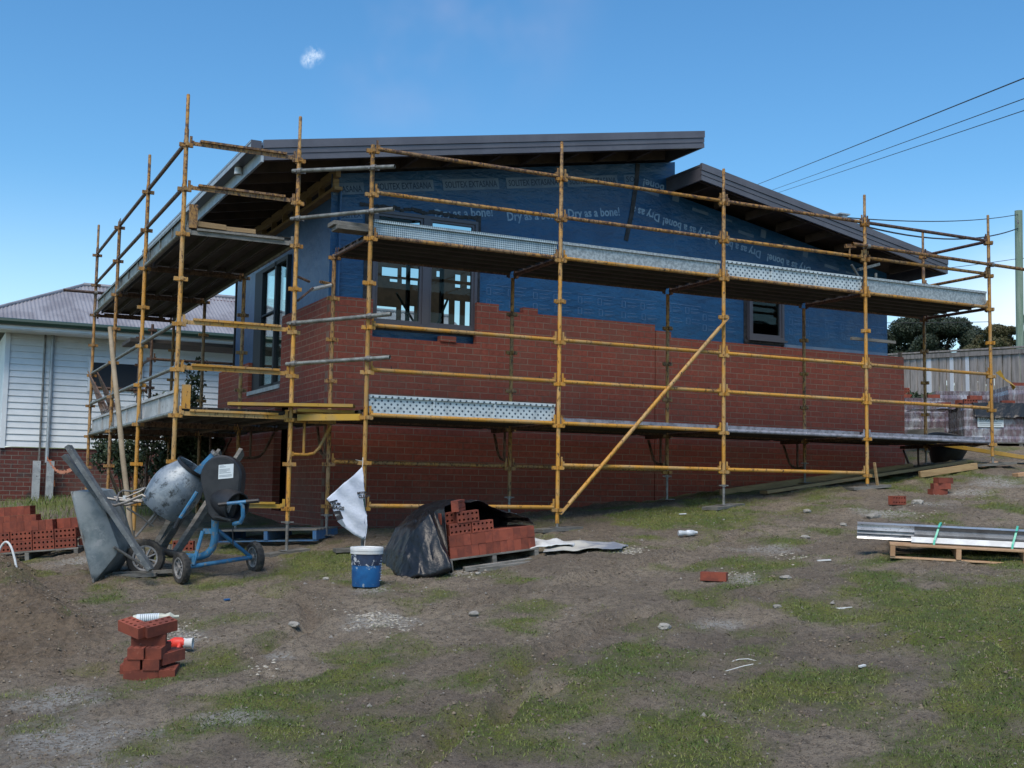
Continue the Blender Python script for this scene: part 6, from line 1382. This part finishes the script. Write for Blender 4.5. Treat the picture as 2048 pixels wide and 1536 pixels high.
def tree(base,top,cl,nl,size,m,lab,seed,limbs=8,tr=.2):
    root=empty('tree',base,lab,'tree'); b=MB(); base=Vector(base); top=Vector(top); b.tube([base,base.lerp(top,.5)+Vector((.1,.05,0)),top],tr,10,rs=[tr,tr*.7,tr*.25])
    q=random.Random(seed)
    for c in q.sample(cl,min(limbs,len(cl))): s=base.lerp(top,q.uniform(.3,.8)); e=Vector(c[:3]); b.tube([s,s.lerp(e,.5)+Vector((0,0,.15)),e],.05,6,rs=[tr*.4,tr*.25,.02])
    b.build('trunk',MT['bark'],root,smooth=True); leaves(nl,cl,size,'crown',m,root,.55,seed); return root
c=clumps((29.6,18.6,7.0),2.3,1.9,1.35,60,.5,3)+[(28.0,19.3,6.2,.7),(31.2,17.7,6.3,.7),(29.5,18.5,8.15,.7,.45),(28.9,18.8,7.9,.7,.45),(30.2,18.2,7.95,.7,.45)]
tree((29.6,18.6,3.8),(29.6,18.6,7.4),c,90000,.050,'leafdark','large dark evergreen with a domed crown behind the fence',4,10,.35)
c=clumps((26.7,12.1,6.1),1.4,1.4,.85,34,.36,5)+clumps((27.2,11.9,6.9),.7,.7,.5,12,.22,9)
tree((26.3,12.3,3.8),(26.4,12.2,6.8),c,40000,.045,'leafolive','olive brown loose tree behind the fence left of the thick pole',6,10,.18)
c=clumps((20.9,12.4,4.9),1.5,1.2,.45,16,.3,12)
tree((20.9,12.4,3.5),(20.9,12.4,5.2),c,9000,.04,'leafolive','low sprawling bush showing just over the paling fence',7,6,.1)
def shrub(x,y,h,w,n,lab,seed,m='leafshrub',stems=9,ls=.035,cn=26,cr=.17):
    z=gz(x,y); root=empty('shrub',(x,y,z),lab,'shrub'); q=random.Random(seed); b=MB(); cl=[]
    for k in range(stems):
        a=q.uniform(0,6.28); e=Vector((x+math.cos(a)*w*q.uniform(.3,1),y+math.sin(a)*w*.6*q.uniform(.3,1),z+h*q.uniform(.6,1.0))); s=Vector((x+q.uniform(-.1,.1),y+q.uniform(-.1,.1),z-.05)); m_=s.lerp(e,.5)+Vector((q.uniform(-.1,.1),q.uniform(-.1,.1),.1)); b.tube([s,m_,e],.012,5,rs=[.022,.014,.005])
        for t in (.55,.7,.85,1.0): p=s.lerp(m_,t*2) if t<.5 else m_.lerp(e,(t-.5)*2); cl.append((p.x+q.uniform(-.1,.1),p.y+q.uniform(-.1,.1),p.z,cr*q.uniform(.5,1.1)))
    b.build('stems',MT['bark'],root); leaves(n,cl,ls,'foliage',m,root,.6,seed); return root
shrub(-.95,6.1,1.4,.85,5200,'dense dark shrub behind the left scaffold, its left half',21,cn=30)
shrub(-.45,5.6,1.35,.55,4200,'dense dark shrub behind the left scaffold close to the side brick wall',22)
shrub(-1.25,7.6,1.25,.6,3000,'dark shrub against the neighbour\'s brick base left of the others',23)
shrub(-.30,6.6,2.45,.25,1200,'tall spiky shrub rising beside the far end of the side brick wall',24,stems=7,cr=.12)
shrub(-.75,8.9,1.95,.3,900,'leafy shrub showing over the left lower deck',25,stems=8)
shrub(-4.3,9.6,.9,.5,1600,'small low bush at the left picture edge against the brick base',26,'leafshrub',6)
leaves(500,[(12.35,2.35,3.45,.22,.12),(12.55,2.1,3.42,.18,.1)],.05,'weeds','leafshrub',tag(empty('weeds',(12.4,2.2,3.3)),'green weeds growing on top of the brick packs','weeds'),.5,31)
# bits of litter with shapes of their own
def litter(x,y,l,w,rz,lab,m='lid'):
    b=MB(); z=gz(x,y)+.006; b.box((-l/2,-w/2,0),(l/2,w/2,.010)); o=b.build('litter',MT[m],world=False); o.location=(x,y,z); o.rotation_euler=(R(3),R(-4),rz); tag(o,lab,'litter','white scraps on the ground')
for a in ((3.1,-5.75,.13,.03,-.4,'white packaging strip left of the right hand pallet'),(2.0,-7.2,.17,.012,-.4,'thin white stick on the mud below the right pallet'),(.95,-8.55,.06,.02,.2,'small white scrap in the bare patch of the right foreground'),(4.35,-2.45,.10,.03,.3,'white scrap in the grass behind the third scaffold foot'),(3.85,-2.35,.09,.03,-.3,'white scrap in the grass between the second and third scaffold feet'),(-2.15,-4.1,.05,.03,.1,'tiny blue scrap near the mixer')): litter(*a,**({'m':'bucket'} if 'blue' in a[5] else {}))
b=MB(); cx,cy=.30,-8.15; pts=[(cx+.16*math.cos(t*.42),cy+.12*math.sin(t*.42),gz(cx,cy)+.012+.03*math.sin(t*.7)) for t in range(12)]; b.tube(pts,.003,5); tag(b.build('wire_offcut',MT['whitecloth'],loc=pts[0]),'thin pale curl of wire on the right foreground grass','wire')
b=MB(); zz=gz(-3.86,-3.0); pts=[(-3.98+.20*t/16+.0,-2.95-.012*t,zz-.04+.30*math.sin(math.pi*min(1,t/16*1.0))**.8+(.0)) for t in range(17)]; b.tube(pts,.010,8); tag(b.build('hose',MT['lid'],loc=pts[0],smooth=True),'white hose looping out of the sand heap at the left edge','hose')
print('objects',len(bpy.data.objects))
